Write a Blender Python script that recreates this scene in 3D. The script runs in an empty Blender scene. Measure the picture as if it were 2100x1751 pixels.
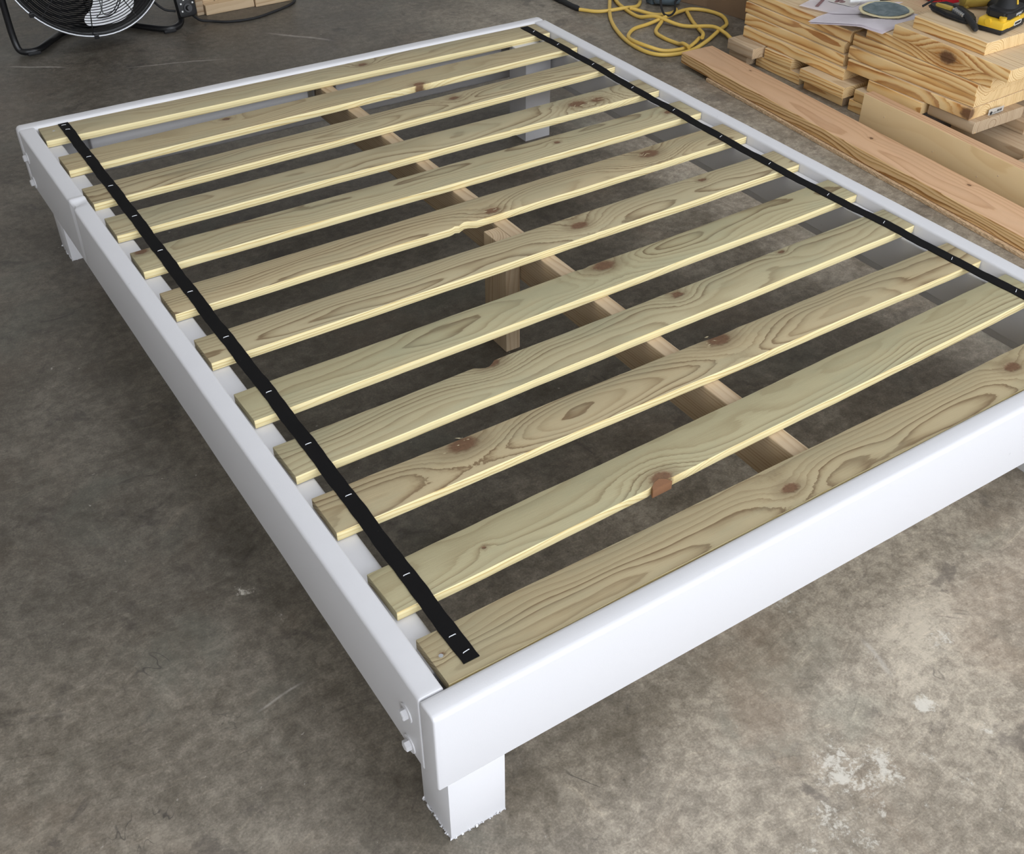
import bpy, bmesh, math, random
import numpy as np
from mathutils import Vector, Matrix

S = 0.0263                      # metres per layout unit (about one inch)
SC = bpy.context.scene
COL = SC.collection
random.seed(4)
RNG = np.random.default_rng(7)

# ------------------------------------------------------------------ camera
def set_camera():
    yaw, pitch, roll = 0.58970, 0.68766, -0.00880
    pos = Vector((-14.396, -29.754, 57.143))
    fwd = Vector((0.4296736, 0.64228515, -0.63470496))
    right = Vector((0.83423354, -0.55136944, 0.00679327))
    down = Vector((-0.3455937, -0.53241105, -0.7727247))
    m = Matrix.Identity(4)
    for r in range(3):
        m[r][0] = right[r]; m[r][1] = -down[r]; m[r][2] = -fwd[r]; m[r][3] = pos[r] * S
    cd = bpy.data.cameras.new('camera')
    cd.sensor_fit = 'HORIZONTAL'; cd.sensor_width = 36.0
    cd.lens = 2255.348 / 2100 * 36.0
    cd.shift_x = (1050 - 1083.779) / 2100
    cd.shift_y = (878.749 - 875.5) / 2100
    cd.clip_start = 0.02; cd.clip_end = 200
    co = bpy.data.objects.new('camera', cd); COL.objects.link(co)
    co.matrix_world = m
    SC.camera = co
set_camera()

# ------------------------------------------------------------------ sky, sun, exposure
DOOR = dict(x0=-125.0, x1=190.0, y=-112.0, z1=150.0)     # the open garage door
w = bpy.data.worlds.new('world'); SC.world = w; w.use_nodes = True
nt = w.node_tree
bg = nt.nodes['Background']
bg.inputs['Color'].default_value = (0.885, 0.93, 1.0, 1)
bg.inputs['Strength'].default_value = 5.5

pd = bpy.data.lights.new('door_portal', 'AREA'); pd.shape = 'RECTANGLE'
pd.size = (DOOR['x1'] - DOOR['x0']) * S; pd.size_y = DOOR['z1'] * S
po = bpy.data.objects.new('door_portal', pd); COL.objects.link(po)
po.location = ((DOOR['x0'] + DOOR['x1']) / 2 * S, (DOOR['y'] - 1) * S, DOOR['z1'] / 2 * S)
po.rotation_euler = (math.radians(90), 0, 0)
pd.cycles.is_portal = True
ADDED_OPENING = dict(x0=5.0, x1=95.0, y0=-30.0, y1=75.0, z=168.0)        # unseen ceiling opening, added for more light from above
kd = bpy.data.lights.new('added_opening_portal', 'AREA'); kd.shape = 'RECTANGLE'
kd.size = (ADDED_OPENING['x1'] - ADDED_OPENING['x0']) * S; kd.size_y = (ADDED_OPENING['y1'] - ADDED_OPENING['y0']) * S
ko = bpy.data.objects.new('added_opening_portal', kd); COL.objects.link(ko)
ko.location = ((ADDED_OPENING['x0'] + ADDED_OPENING['x1']) / 2 * S, (ADDED_OPENING['y0'] + ADDED_OPENING['y1']) / 2 * S, (ADDED_OPENING['z'] + 7) * S)
kd.cycles.is_portal = True

vs = SC.view_settings
SC.display_settings.display_device = 'sRGB'
vs.view_transform = 'Standard'; vs.look = 'None'; vs.gamma = 1.0; vs.use_curve_mapping = False
vs.exposure = -0.54

# ------------------------------------------------------------------ node helpers
class N:
    def __init__(s, name):
        s.m = bpy.data.materials.new(name); s.m.use_nodes = True
        s.t = s.m.node_tree; s.t.nodes.clear()
        s.out = s.t.nodes.new('ShaderNodeOutputMaterial')
        s.b = s.t.nodes.new('ShaderNodeBsdfPrincipled')
        s.t.links.new(s.b.outputs[0], s.out.inputs[0])
    def L(s, a, b): s.t.links.new(a, b)
    def n(s, kind, **kw):
        d = s.t.nodes.new(kind)
        for k, v in kw.items(): setattr(d, k, v)
        return d
    def put(s, sock, v):
        if v is None: return
        if hasattr(v, 'links') or isinstance(v, bpy.types.NodeSocket): s.L(v, sock)
        else: sock.default_value = v
    def math(s, op, a, b=None, c=None, clamp=False):
        d = s.n('ShaderNodeMath', operation=op); d.use_clamp = clamp
        s.put(d.inputs[0], a)
        if b is not None: s.put(d.inputs[1], b)
        if c is not None: s.put(d.inputs[2], c)
        return d.outputs[0]
    def vmath(s, op, a, b=None):
        d = s.n('ShaderNodeVectorMath', operation=op)
        s.put(d.inputs[0], a)
        if b is not None: s.put(d.inputs[1], b)
        return d.outputs[1] if op in ('LENGTH', 'DISTANCE', 'DOT_PRODUCT') else d.outputs[0]
    def noise(s, vec, scale, detail=4, rough=0.5, dist=0.0):
        d = s.n('ShaderNodeTexNoise'); s.put(d.inputs['Vector'], vec)
        d.inputs['Scale'].default_value = scale; d.inputs['Detail'].default_value = detail
        d.inputs['Roughness'].default_value = rough; d.inputs['Distortion'].default_value = dist
        return d.outputs[0]
    def ramp(s, fac, stops, interp='LINEAR'):
        d = s.n('ShaderNodeValToRGB'); s.put(d.inputs[0], fac)
        r = d.color_ramp; r.interpolation = interp
        while len(r.elements) < len(stops): r.elements.new(0.5)
        for e, (p, c) in zip(r.elements, stops):
            e.position = p; e.color = (c, c, c, 1) if isinstance(c, (int, float)) else (*c, 1)
        return d.outputs[0]
    def mix(s, fac, a, b, mode='MIX'):
        d = s.n('ShaderNodeMix', data_type='RGBA', blend_type=mode)
        s.put(d.inputs[0], fac)
        for sock, v in ((d.inputs[6], a), (d.inputs[7], b)):
            if isinstance(v, tuple): sock.default_value = (*v, 1) if len(v) == 3 else v
            else: s.L(v, sock)
        return d.outputs[2]
    def bump(s, h, strength=0.2, dist=0.002, normal=None):
        d = s.n('ShaderNodeBump'); d.inputs['Strength'].default_value = strength
        d.inputs['Distance'].default_value = dist; s.L(h, d.inputs['Height'])
        if normal is not None: s.L(normal, d.inputs['Normal'])
        return d.outputs[0]
    def attr(s, name):
        d = s.n('ShaderNodeAttribute', attribute_type='OBJECT', attribute_name=name)
        return d
    def coord(s): return s.n('ShaderNodeTexCoord').outputs['Object']
    def scale(s, v, xyz):
        return s.vmath('MULTIPLY', v, xyz)
    def smooth(s, x, a, b):
        d = s.n('ShaderNodeMapRange', interpolation_type='SMOOTHSTEP'); s.put(d.inputs[0], x)
        d.inputs[1].default_value = a; d.inputs[2].default_value = b
        return d.outputs[0]
    def base(s, c):
        if isinstance(c, tuple): s.b.inputs['Base Color'].default_value = (*c, 1)
        else: s.L(c, s.b.inputs['Base Color'])
    def set(s, **kw):
        for k, v in kw.items():
            nm = {'rough': 'Roughness', 'metal': 'Metallic', 'spec': 'Specular IOR Level', 'normal': 'Normal', 'coat': 'Coat Weight'}[k]
            s.put(s.b.inputs[nm], v)

def plain(name, col, rough=0.5, metal=0.0, spec=0.5, speck=0.06, sscale=60, bump=0.0):
    k = N(name); c = k.coord()
    f = k.noise(c, sscale, 4, 0.6)
    v = k.math('MULTIPLY_ADD', f, speck * 2, 1 - speck)
    k.base(k.mix(1.0, col, k.n('ShaderNodeCombineColor').outputs[0], 'MULTIPLY') if False else k.mix(v, tuple(x * 0.8 for x in col), tuple(min(1, x * 1.05) for x in col)))
    k.set(rough=rough, metal=metal, spec=spec)
    if bump: k.set(normal=k.bump(f, bump, 0.001))
    return k.m

def wood(name, light, mid, dark, stain=None, stain_amt=0.35, late_from=0.45, tints=None, ring=0.0055, wob=0.022, fibre=0.25, rough=0.65, bump=0.35, knotcol=(0.07, 0.035, 0.018), contrast=1.0):
    """Growth rings around a pith that wanders along the board; knots push the rings aside."""
    k = N(name)
    c = k.coord()
    seed = k.attr('seed').outputs['Fac']
    so = k.n('ShaderNodeCombineXYZ')
    k.L(k.math('MULTIPLY', seed, 7.31), so.inputs[0]); k.L(k.math('MULTIPLY', seed, 3.17), so.inputs[1]); k.L(k.math('MULTIPLY', seed, 5.71), so.inputs[2])
    cs = k.vmath('ADD', c, so.outputs[0])
    pith = k.attr('pith').outputs['Vector']
    # pith wander: low frequency along the length
    n1 = k.n('ShaderNodeTexNoise'); k.L(k.scale(cs, (2.2, 7.0, 7.0)), n1.inputs['Vector']); n1.inputs['Scale'].default_value = 1.0
    n1.inputs['Detail'].default_value = 2.0; n1.inputs['Roughness'].default_value = 0.45
    wv = k.vmath('SUBTRACT', n1.outputs['Color'], (0.5, 0.5, 0.5))
    wv = k.scale(wv, (0, wob * 3, wob * 3))
    q = k.vmath('ADD', k.vmath('SUBTRACT', c, pith), wv)
    q = k.scale(q, (0, 1, 1))
    r = k.vmath('LENGTH', q)
    kn_core = None; kn_halo = None
    kzv = k.n('ShaderNodeCombineXYZ'); kzv.inputs[0].default_value = 0.62; kzv.inputs[1].default_value = 1.0; k.L(k.attr('kz').outputs['Fac'], kzv.inputs[2])
    for a in ('ka', 'kb', 'kc'):
        kv = k.attr(a).outputs['Vector']
        sx = k.n('ShaderNodeSeparateXYZ'); k.L(kv, sx.inputs[0])
        kp = k.n('ShaderNodeCombineXYZ'); k.L(sx.outputs[0], kp.inputs[0]); k.L(sx.outputs[1], kp.inputs[1]); k.L(k.attr('kzo').outputs['Fac'], kp.inputs[2])
        jig = k.scale(k.vmath('SUBTRACT', k.n_col(cs, 60), (0.5, 0.5, 0.5)), (0.010, 0.008, 0.0)) if False else None
        d3 = k.vmath('SUBTRACT', c, kp.outputs[0])
        d = k.vmath('LENGTH', k.vmath('MULTIPLY', d3, kzv.outputs[0]))
        jn = k.noise(cs, 95, 3, 0.6)
        d = k.math('ADD', d, k.math('MULTIPLY_ADD', jn, 0.010, -0.005))
        size = k.math('MAXIMUM', sx.outputs[2], 0.0001)
        rel = k.math('DIVIDE', d, size)                    # 1 at the knot's rim
        push = k.math('MULTIPLY', k.math('POWER', 2.718, k.math('MULTIPLY', k.math('MULTIPLY', rel, rel), -0.12)), k.math('MULTIPLY', size, 1.5))
        r = k.math('ADD', r, push)
        core = k.math('SUBTRACT', 1.0, k.smooth(rel, 0.55, 1.05))
        halo = k.math('SUBTRACT', 1.0, k.smooth(rel, 0.9, 2.2))
        on = k.math('GREATER_THAN', sx.outputs[2], 0.0015)
        core = k.math('MULTIPLY', core, on); halo = k.math('MULTIPLY', halo, on)
        kn_core = core if kn_core is None else k.math('MAXIMUM', kn_core, core)
        kn_halo = halo if kn_halo is None else k.math('MAXIMUM', kn_halo, halo)
    n2 = k.noise(k.scale(cs, (9, 60, 60)), 1.0, 3, 0.6)
    r = k.math('ADD', r, k.math('MULTIPLY_ADD', n2, 0.0035, -0.00175))
    # ring spacing varies slowly with radius
    t = k.math('DIVIDE', r, ring)
    nsp = k.noise(k.n_w(t) if False else cs, 3.0, 1)
    f = k.math('FRACT', t)
    late = k.ramp(f, [(0.0, 0.25), (0.10, 0.02), (late_from, 0.10), (late_from + (0.90 - late_from) * 0.64, 0.6), (0.90, 1.0), (0.965, 0.9), (1.0, 0.25)])
    idv = k.math('FRACT', k.math('MULTIPLY', k.math('SINE', k.math('MULTIPLY', k.math('FLOOR', t), 12.9898)), 43758.5))
    late = k.math('MULTIPLY', late, k.math('MULTIPLY_ADD', idv, 0.75, 0.35 * contrast), clamp=True)
    fib = k.noise(k.scale(cs, (14, 700, 700)), 1.0, 3, 0.7)
    late2 = k.math('ADD', late, k.math('MULTIPLY_ADD', fib, fibre, -fibre * 0.5), clamp=True)
    col = k.ramp(late2, [(0.0, light), (0.45, mid), (1.0, dark)])
    if stain is not None:
        sn = k.noise(k.scale(cs, (2.4, 9, 9)), 1.6, 4, 0.62)
        col = k.mix(k.math('MULTIPLY', k.smooth(sn, 0.42, 0.70), stain_amt), col, stain)
    if tints is not None:
        tn = k.attr('tint').outputs['Fac']
        col = k.mix(k.math('MULTIPLY', k.smooth(tn, 0.5, 1.0), 0.40), col, k.mix(1.0, col, tints[0], 'MULTIPLY'))
        col = k.mix(k.math('MULTIPLY', k.smooth(tn, 0.5, 0.0), 0.5), col, k.mix(1.0, col, tints[1], 'MULTIPLY'))
    sn2 = k.noise(k.scale(cs, (5, 30, 30)), 2.0, 3, 0.6)
    col = k.mix(k.math('MULTIPLY', k.smooth(sn2, 0.5, 0.8), 0.20), col, mid)
    col = k.mix(k.math('MULTIPLY', kn_halo, 0.45), col, dark)
    kc = k.mix(k.noise(cs, 190, 4, 0.7), knotcol, tuple(min(1, x * 3.2) for x in knotcol))
    col = k.mix(k.math('MULTIPLY', kn_core, 0.93), col, kc)
    k.base(col)
    h = k.math('SUBTRACT', k.math('MULTIPLY', fib, 0.4), k.math('MULTIPLY', late, 0.5))
    h = k.math('SUBTRACT', h, k.math('MULTIPLY', kn_core, 1.5))
    k.set(rough=rough, spec=0.3, normal=k.bump(h, bump, 0.0012))
    return k.m

def paint_white(name, col=(0.672, 0.664, 0.676)):
    k = N(name); c = k.coord()
    g = k.noise(k.scale(c, (6, 130, 130)), 1.0, 4, 0.65)
    p = k.noise(c, 420, 3, 0.6)
    big = k.noise(c, 14, 4, 0.6)
    f = k.smooth(big, 0.62, 0.80)
    colr = k.mix(k.math('MULTIPLY', f, 0.12), col, (0.62, 0.62, 0.64))
    sp = k.smooth(k.noise(c, 55, 2, 0.5), 0.76, 0.79)
    colr = k.mix(k.math('MULTIPLY', sp, 0.35), colr, (0.40, 0.39, 0.38))
    k.base(colr)
    h = k.math('ADD', k.math('MULTIPLY', g, 0.6), k.math('MULTIPLY', p, 0.5))
    k.set(rough=0.42, spec=0.4, normal=k.bump(h, 0.22, 0.0012))
    return k.m

def concrete():
    k = N('concrete'); c = k.coord()
    a = k.noise(c, 1.6, 8, 0.62, 0.35)
    b = k.noise(c, 7.0, 8, 0.68, 0.6)
    d = k.noise(c, 42, 6, 0.7, 0.3)
    e = k.noise(c, 260, 3, 0.6)
    v = k.math('ADD', k.math('MULTIPLY', a, 0.32), k.math('ADD', k.math('MULTIPLY', b, 0.30), k.math('ADD', k.math('MULTIPLY', d, 0.34), k.math('MULTIPLY', e, 0.16))))
    col = k.ramp(v, [(0.39, (0.044, 0.037, 0.028)), (0.48, (0.075, 0.064, 0.049)), (0.55, (0.105, 0.091, 0.072)), (0.66, (0.178, 0.157, 0.126))])
    # rusty brown and grey-green tints
    tn = k.noise(c, 2.6, 5, 0.6, 0.5)
    col = k.mix(k.math('MULTIPLY', k.smooth(tn, 0.52, 0.68), 0.30), col, (0.110, 0.080, 0.056))
    tg = k.noise(k.vmath('ADD', c, (7.3, 2.1, 0)), 3.3, 5, 0.6, 0.5)
    col = k.mix(k.math('MULTIPLY', k.smooth(tg, 0.54, 0.68), 0.35), col, (0.102, 0.104, 0.085))
    # dark blotches
    db = k.noise(k.vmath('ADD', c, (3.3, 9.1, 0)), 8.0, 7, 0.70, 0.6)
    col = k.mix(k.math('MULTIPLY', k.smooth(db, 0.56, 0.67), 0.62), col, (0.047, 0.040, 0.034))
    # trowel swirls and scuffs
    sw = k.noise(k.vmath('ADD', k.scale(c, (5, 60, 1)), k.scale(k.vmath('SUBTRACT', k.ncol(c, 1.1), (0.5, 0.5, 0.5)), (9, 60, 0))), 1.0, 4, 0.65)
    col = k.mix(k.math('MULTIPLY', k.smooth(sw, 0.60, 0.78), 0.20), col, (0.25, 0.225, 0.19))
    # brighter light by the door and along the lumber, painted into the floor colour
    light_pool = None
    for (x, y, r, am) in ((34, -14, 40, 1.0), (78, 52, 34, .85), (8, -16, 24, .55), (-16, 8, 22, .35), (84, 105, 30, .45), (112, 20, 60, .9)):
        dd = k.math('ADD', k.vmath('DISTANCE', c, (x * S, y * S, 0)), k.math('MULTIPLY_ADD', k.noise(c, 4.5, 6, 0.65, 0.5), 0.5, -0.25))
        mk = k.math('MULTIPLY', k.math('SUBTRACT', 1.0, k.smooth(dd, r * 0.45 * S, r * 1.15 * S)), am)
        light_pool = mk if light_pool is None else k.math('MAXIMUM', light_pool, mk)
    dn = k.math('MULTIPLY', light_pool, k.math('MULTIPLY_ADD', d, 0.5, 0.72), clamp=True)
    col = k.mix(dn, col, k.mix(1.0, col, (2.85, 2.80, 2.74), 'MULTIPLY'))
    wq = k.scale(k.vmath('SUBTRACT', k.ncol(k.vmath('ADD', c, (2.2, 6.6, 0)), 1.7), (0.5, 0.5, 0.5)), (7, 70, 0))
    st1 = k.noise(k.vmath('ADD', k.scale(c, (9, 110, 1)), wq), 1.0, 5, 0.7)
    col = k.mix(k.math('MULTIPLY', k.smooth(st1, 0.54, 0.72), 0.34), col, k.mix(1.0, col, (1.75, 1.70, 1.62), 'MULTIPLY'))
    col = k.mix(k.math('MULTIPLY', k.smooth(st1, 0.46, 0.28), 0.40), col, k.mix(1.0, col, (0.50, 0.49, 0.48), 'MULTIPLY'))
    fg = k.noise(c, 130, 5, 0.75)
    col = k.mix(k.math('MULTIPLY', k.smooth(fg, 0.52, 0.66), 0.30), col, k.mix(1.0, col, (1.5, 1.48, 1.44), 'MULTIPLY'))
    col = k.mix(k.math('MULTIPLY', k.smooth(fg, 0.46, 0.34), 0.30), col, k.mix(1.0, col, (0.6, 0.6, 0.6), 'MULTIPLY'))
    # pale plaster-like splashes, strongest on the near right side of the floor
    spots = [(23.0, -9.5, 4.6, 1.0), (20.5, -11.5, 4.0, .9), (30.2, -8.3, 1.3, 1.2), (31.8, -11.6, 1.0, 1.1), (31, -4.5, 4.5, .6), (38, 0.5, 5, .55), (17, -13, 3.5, .9),
             (-1.8, 24.0, 1.6, .85), (-1.2, 20.5, 2.0, .6), (29.0, 2.5, 2.2, .75), (-11, 32.5, 2.2, .45), (80, 86, 4.0, .5), (6.5, 1.0, 2.5, .5), (-6, 16, 3.5, .45), (26, -13, 7, .6), (35, -5.5, 2.0, .8), (-15, 22, 2.5, .45)]
    spl = None
    for (x, y, r, am) in spots:
        dd = k.vmath('DISTANCE', c, (x * S, y * S, 0))
        mk = k.math('MULTIPLY', k.math('SUBTRACT', 1.0, k.smooth(dd, r * 0.25 * S, r * 1.15 * S)), am)
        spl = mk if spl is None else k.math('MAXIMUM', spl, mk)
    pn = k.math('ADD', k.math('MULTIPLY', k.noise(c, 30, 8, 0.80, 0.6), 0.55), k.math('MULTIPLY', k.noise(c, 120, 5, 0.75, 0.4), 0.45))
    spl = k.math('MULTIPLY', spl, k.math('MULTIPLY_ADD', k.smooth(k.noise(c, 13, 4, 0.7, 0.8), 0.40, 0.58), 0.38, 0.66))
    pm = k.smooth(k.math('ADD', pn, k.math('MULTIPLY_ADD', spl, 0.29, -0.24)), 0.47, 0.60)
    col = k.mix(k.math('MULTIPLY', pm, 0.80), col, (0.66, 0.62, 0.54))
    # scratches: pale straight scuffs
    segs = [((19.9, 122.4), (35.3, 117.3), .22), ((41.4, 125.0), (49.9, 115.3), .45), ((6.8, 131.2), (15.1, 125.9), .35), ((-5.5, 14.0), (-1.5, 14.6), .15), ((24.5, 9.5), (27.5, 7.2), .12), ((30.6, -2.0), (30.0, -6.0), .3)]
    sc = None
    for (p0, p1, wd) in segs:
        A = Vector((p0[0] * S, p0[1] * S, 0)); Bv = Vector((p1[0] * S, p1[1] * S, 0)); D = Bv - A; ln = D.length
        rel = k.vmath('SUBTRACT', c, tuple(A))
        along = k.vmath('DOT_PRODUCT', rel, tuple(D / ln))
        perp = k.math('ABSOLUTE', k.math('ADD', k.vmath('DOT_PRODUCT', rel, (-D.y / ln, D.x / ln, 0)), k.math('MULTIPLY_ADD', k.noise(c, 6, 2), 0.03, -0.015)))
        m1 = k.math('SUBTRACT', 1.0, k.smooth(perp, 0.0, wd * S))
        m2 = k.math('MULTIPLY', k.smooth(along, 0.0, ln * 0.3), k.math('SUBTRACT', 1.0, k.smooth(along, ln * 0.7, ln)))
        m = k.math('MULTIPLY', m1, m2)
        sc = m if sc is None else k.math('MAXIMUM', sc, m)
    col = k.mix(k.math('MULTIPLY', sc, k.math('MULTIPLY_ADD', d, 0.7, 0.1)), col, (0.50, 0.46, 0.41))
    # hairline cracks and black scuffs
    cr_ = k.math('ABSOLUTE', k.math('SUBTRACT', k.noise(k.vmath('ADD', c, (1.7, 4.4, 0)), 2.2, 5, 0.6, 0.8), 0.5))
    gate = k.smooth(k.noise(c, 6.5, 2), 0.60, 0.68)
    col = k.mix(k.math('MULTIPLY', k.math('MULTIPLY', k.math('SUBTRACT', 1.0, k.smooth(cr_, 0.0, 0.0035)), gate), 0.7), col, (0.045, 0.04, 0.035))
    wsp = k.smooth(k.noise(k.vmath('ADD', c, (5.1, 0.3, 0)), 62, 3, 0.6, 0.3), 0.71, 0.75)
    col = k.mix(k.math('MULTIPLY', wsp, 0.45), col, (0.50, 0.47, 0.41))
    # dark specks
    vk = k.smooth(k.noise(c, 75, 2, 0.5), 0.735, 0.77)
    col = k.mix(k.math('MULTIPLY', vk, 0.55), col, (0.07, 0.06, 0.055))
    k.base(col)
    rg = k.math('MULTIPLY_ADD', b, 0.35, 0.30)
    k.set(rough=rg, spec=0.38, normal=k.bump(k.math('ADD', d, k.math('MULTIPLY', e, 0.8)), 0.16, 0.002))
    return k.m
def _ncol(self, vec, scale):
    d = self.n('ShaderNodeTexNoise'); self.put(d.inputs['Vector'], vec); d.inputs['Scale'].default_value = scale
    d.inputs['Detail'].default_value = 2
    return d.outputs['Color']
N.ncol = _ncol

M = {}
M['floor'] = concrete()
M['paint'] = paint_white('white_paint')
M['slat_top'] = wood('treated_pine_face', (0.43, 0.365, 0.225), (0.355, 0.290, 0.170), (0.185, 0.128, 0.068), stain=(0.325, 0.312, 0.205), stain_amt=0.45, ring=0.0062, wob=0.020, bump=0.6, fibre=0.35, tints=((0.93, 1.0, 0.92), (1.0, 0.90, 0.82)))
M['slat_edge'] = wood('treated_pine_edge', (0.88, 0.76, 0.44), (0.80, 0.66, 0.34), (0.60, 0.43, 0.18), ring=0.006, wob=0.012, bump=0.2)
M['pine'] = wood('yellow_pine', (0.92, 0.67, 0.33), (0.81, 0.49, 0.18), (0.44, 0.175, 0.045), stain=(0.80, 0.61, 0.33), stain_amt=0.3, ring=0.0100, wob=0.017, rough=0.6, contrast=1.7, late_from=0.36)
M['pine_top'] = wood('yellow_pine_dusty', (0.66, 0.50, 0.31), (0.57, 0.41, 0.24), (0.42, 0.26, 0.14), stain=(0.54, 0.43, 0.31), stain_amt=0.4, ring=0.011, wob=0.02, rough=0.7)
M['pine_end'] = wood('yellow_pine_end', (0.82, 0.62, 0.34), (0.72, 0.49, 0.23), (0.46, 0.25, 0.09), ring=0.0065, wob=0.010, rough=0.75)
M['pine_grey'] = wood('shaded_pine', (0.52, 0.40, 0.27), (0.44, 0.32, 0.20), (0.30, 0.19, 0.11), ring=0.0085, wob=0.012, rough=0.8)
M['long_top'] = wood('planed_board_top', (0.70, 0.45, 0.27), (0.61, 0.37, 0.21), (0.45, 0.245, 0.125), stain=(0.60, 0.385, 0.235), stain_amt=0.5, ring=0.013, wob=0.02, fibre=0.45, contrast=0.7)
M['long_edge'] = wood('planed_board_edge', (0.84, 0.58, 0.30), (0.70, 0.43, 0.18), (0.36, 0.17, 0.050), ring=0.0062, wob=0.014, contrast=1.7, late_from=0.38)
M['beam'] = wood('spruce', (0.52, 0.40, 0.265), (0.44, 0.32, 0.20), (0.33, 0.22, 0.12), ring=0.006, wob=0.010, contrast=0.6)
M['ply'] = wood('poplar_board', (0.90, 0.70, 0.40), (0.87, 0.66, 0.36), (0.80, 0.58, 0.30), ring=0.02, wob=0.03, fibre=0.2, contrast=0.5, bump=0.15)
M['crate'] = wood('pale_pine', (0.66, 0.50, 0.32), (0.57, 0.41, 0.25), (0.44, 0.29, 0.16), ring=0.008, wob=0.012, contrast=0.6)
M['black'] = plain('black_metal', (0.012, 0.012, 0.013), 0.32, 0.0, 0.5)
M['blackplastic'] = plain('black_plastic', (0.016, 0.016, 0.017), 0.5)
M['rubber'] = plain('black_rubber', (0.014, 0.014, 0.015), 0.7, bump=0.2)
M['silver'] = plain('bright_aluminium', (0.93, 0.94, 0.95), 0.3, 0.15)
M['rim'] = plain('chromed_rim', (0.55, 0.56, 0.58), 0.3, 0.8)
M['steel'] = plain('zinc_steel', (0.55, 0.56, 0.57), 0.35, 0.9)
M['staple'] = plain('staple_wire', (0.85, 0.86, 0.88), 0.3, 0.3)
M['yellowcord'] = plain('yellow_cord', (0.70, 0.47, 0.105), 0.45, sscale=120, speck=0.2)
M['yellow'] = plain('yellow_plastic', (0.75, 0.47, 0.03), 0.4)
M['yellow_dull'] = plain('dull_yellow_plastic', (0.42, 0.30, 0.06), 0.5)
M['card'] = plain('cardboard', (0.22, 0.14, 0.08), 0.85, sscale=20, speck=0.3)
M['papermat'] = plain('paper', (0.95, 0.90, 0.93), 0.8, sscale=200, speck=0.05)
M['ink'] = plain('brown_ink', (0.22, 0.12, 0.12), 0.8)
M['inkpale'] = plain('pale_print', (0.60, 0.56, 0.52), 0.8)
M['ink_black'] = plain('black_ink', (0.02, 0.02, 0.022), 0.8)
M['white'] = plain('white_plastic', (0.80, 0.80, 0.78), 0.4)
M['red'] = plain('red_plastic', (0.55, 0.02, 0.03), 0.4)
M['bluegrey'] = plain('blue_grey_plastic', (0.12, 0.16, 0.19), 0.4, speck=0.4, sscale=40)
M['wall'] = plain('wall_panel', (0.84, 0.82, 0.78), 0.8)
M['ceil'] = plain('ceiling_panel', (0.82, 0.81, 0.80), 0.8)
M['drive'] = plain('driveway', (0.14, 0.135, 0.125), 0.9, sscale=8, speck=0.2)

def strap_mat():
    k = N('black_webbing'); c = k.coord()
    wv = k.n('ShaderNodeTexWave', wave_type='BANDS', bands_direction='X'); k.L(c, wv.inputs['Vector']); wv.inputs['Scale'].default_value = 420
    lint = k.smooth(k.noise(c, 260, 2), 0.74, 0.80)
    k.base(k.mix(k.math('MULTIPLY', lint, 0.25), (0.0065, 0.006, 0.006), (0.12, 0.12, 0.12)))
    k.set(rough=0.9, spec=0.15, normal=k.bump(wv.outputs[1], 0.2, 0.0006))
    return k.m
M['strap'] = strap_mat()
def osb_mat():
    k = N('strand_board'); c = k.coord()
    v = k.n('ShaderNodeTexVoronoi'); k.L(k.scale(c, (1.0, 3, 3)), v.inputs['Vector']); v.inputs['Scale'].default_value = 90
    col = k.mix(v.outputs['Distance'], (0.80, 0.58, 0.36), (0.50, 0.32, 0.17))
    col = k.mix(k.smooth(k.noise(c, 120, 4, 0.7), 0.5, 0.65), col, (0.85, 0.62, 0.38))
    k.base(col); k.set(rough=0.85, normal=k.bump(v.outputs['Distance'], 0.8, 0.003))
    return k.m
M['osb'] = osb_mat()
def disc_mat():
    k = N('worn_abrasive'); c = k.coord()
    n = k.noise(c, 28, 5, 0.65, 0.4)
    k.base(k.ramp(n, [(0.3, (0.085, 0.115, 0.125)), (0.5, (0.14, 0.18, 0.19)), (0.7, (0.215, 0.255, 0.26))]))
    k.set(rough=0.9, normal=k.bump(k.noise(c, 700, 2), 0.4, 0.001))
    return k.m
M['disc'] = disc_mat()
M['discrim'] = plain('cream_backing', (0.66, 0.58, 0.36), 0.85, sscale=150, speck=0.3)
M['foam'] = plain('grey_backing', (0.36, 0.33, 0.30), 0.9)
M['knotwood'] = plain('broken_knot', (0.24, 0.115, 0.055), 0.8, speck=0.6, sscale=180, bump=0.5)

# ------------------------------------------------------------------ object helpers
def V3(x, y, z): return Vector((x * S, y * S, z * S))
def mobj(name, me, mats, parent=None, loc=(0, 0, 0), rot=(0, 0, 0)):
    o = bpy.data.objects.new(name, me); COL.objects.link(o)
    for m in (mats if isinstance(mats, (list, tuple)) else [mats]):
        me.materials.append(M[m])
    o.location = V3(*loc); o.rotation_euler = rot
    if parent is not None:
        o.parent = parent
        o.matrix_parent_inverse = Matrix.Identity(4)
        pw = world_of(parent)
        o.matrix_basis = pw.inverted() @ Matrix.LocRotScale(V3(*loc), Matrix.Identity(3).to_euler() if False else __import__('mathutils').Euler(rot), None)
    return o
def world_of(o):
    m = o.matrix_basis.copy()
    return world_of(o.parent) @ m if o.parent else m
def tag(o, label, cat, group=None, kind=None):
    o['label'] = label; o['category'] = cat
    if group: o['group'] = group
    if kind: o['kind'] = kind
    return o
def thing(name, loc, label, cat, group=None, rot=(0, 0, 0)):
    o = bpy.data.objects.new(name, None); COL.objects.link(o)
    o.empty_display_size = 0.05
    o.location = V3(*loc); o.rotation_euler = rot
    return tag(o, label, cat, group)
def struct(name, me, mat):
    o = mobj(name, me, mat); o['kind'] = 'structure'; return o
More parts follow.
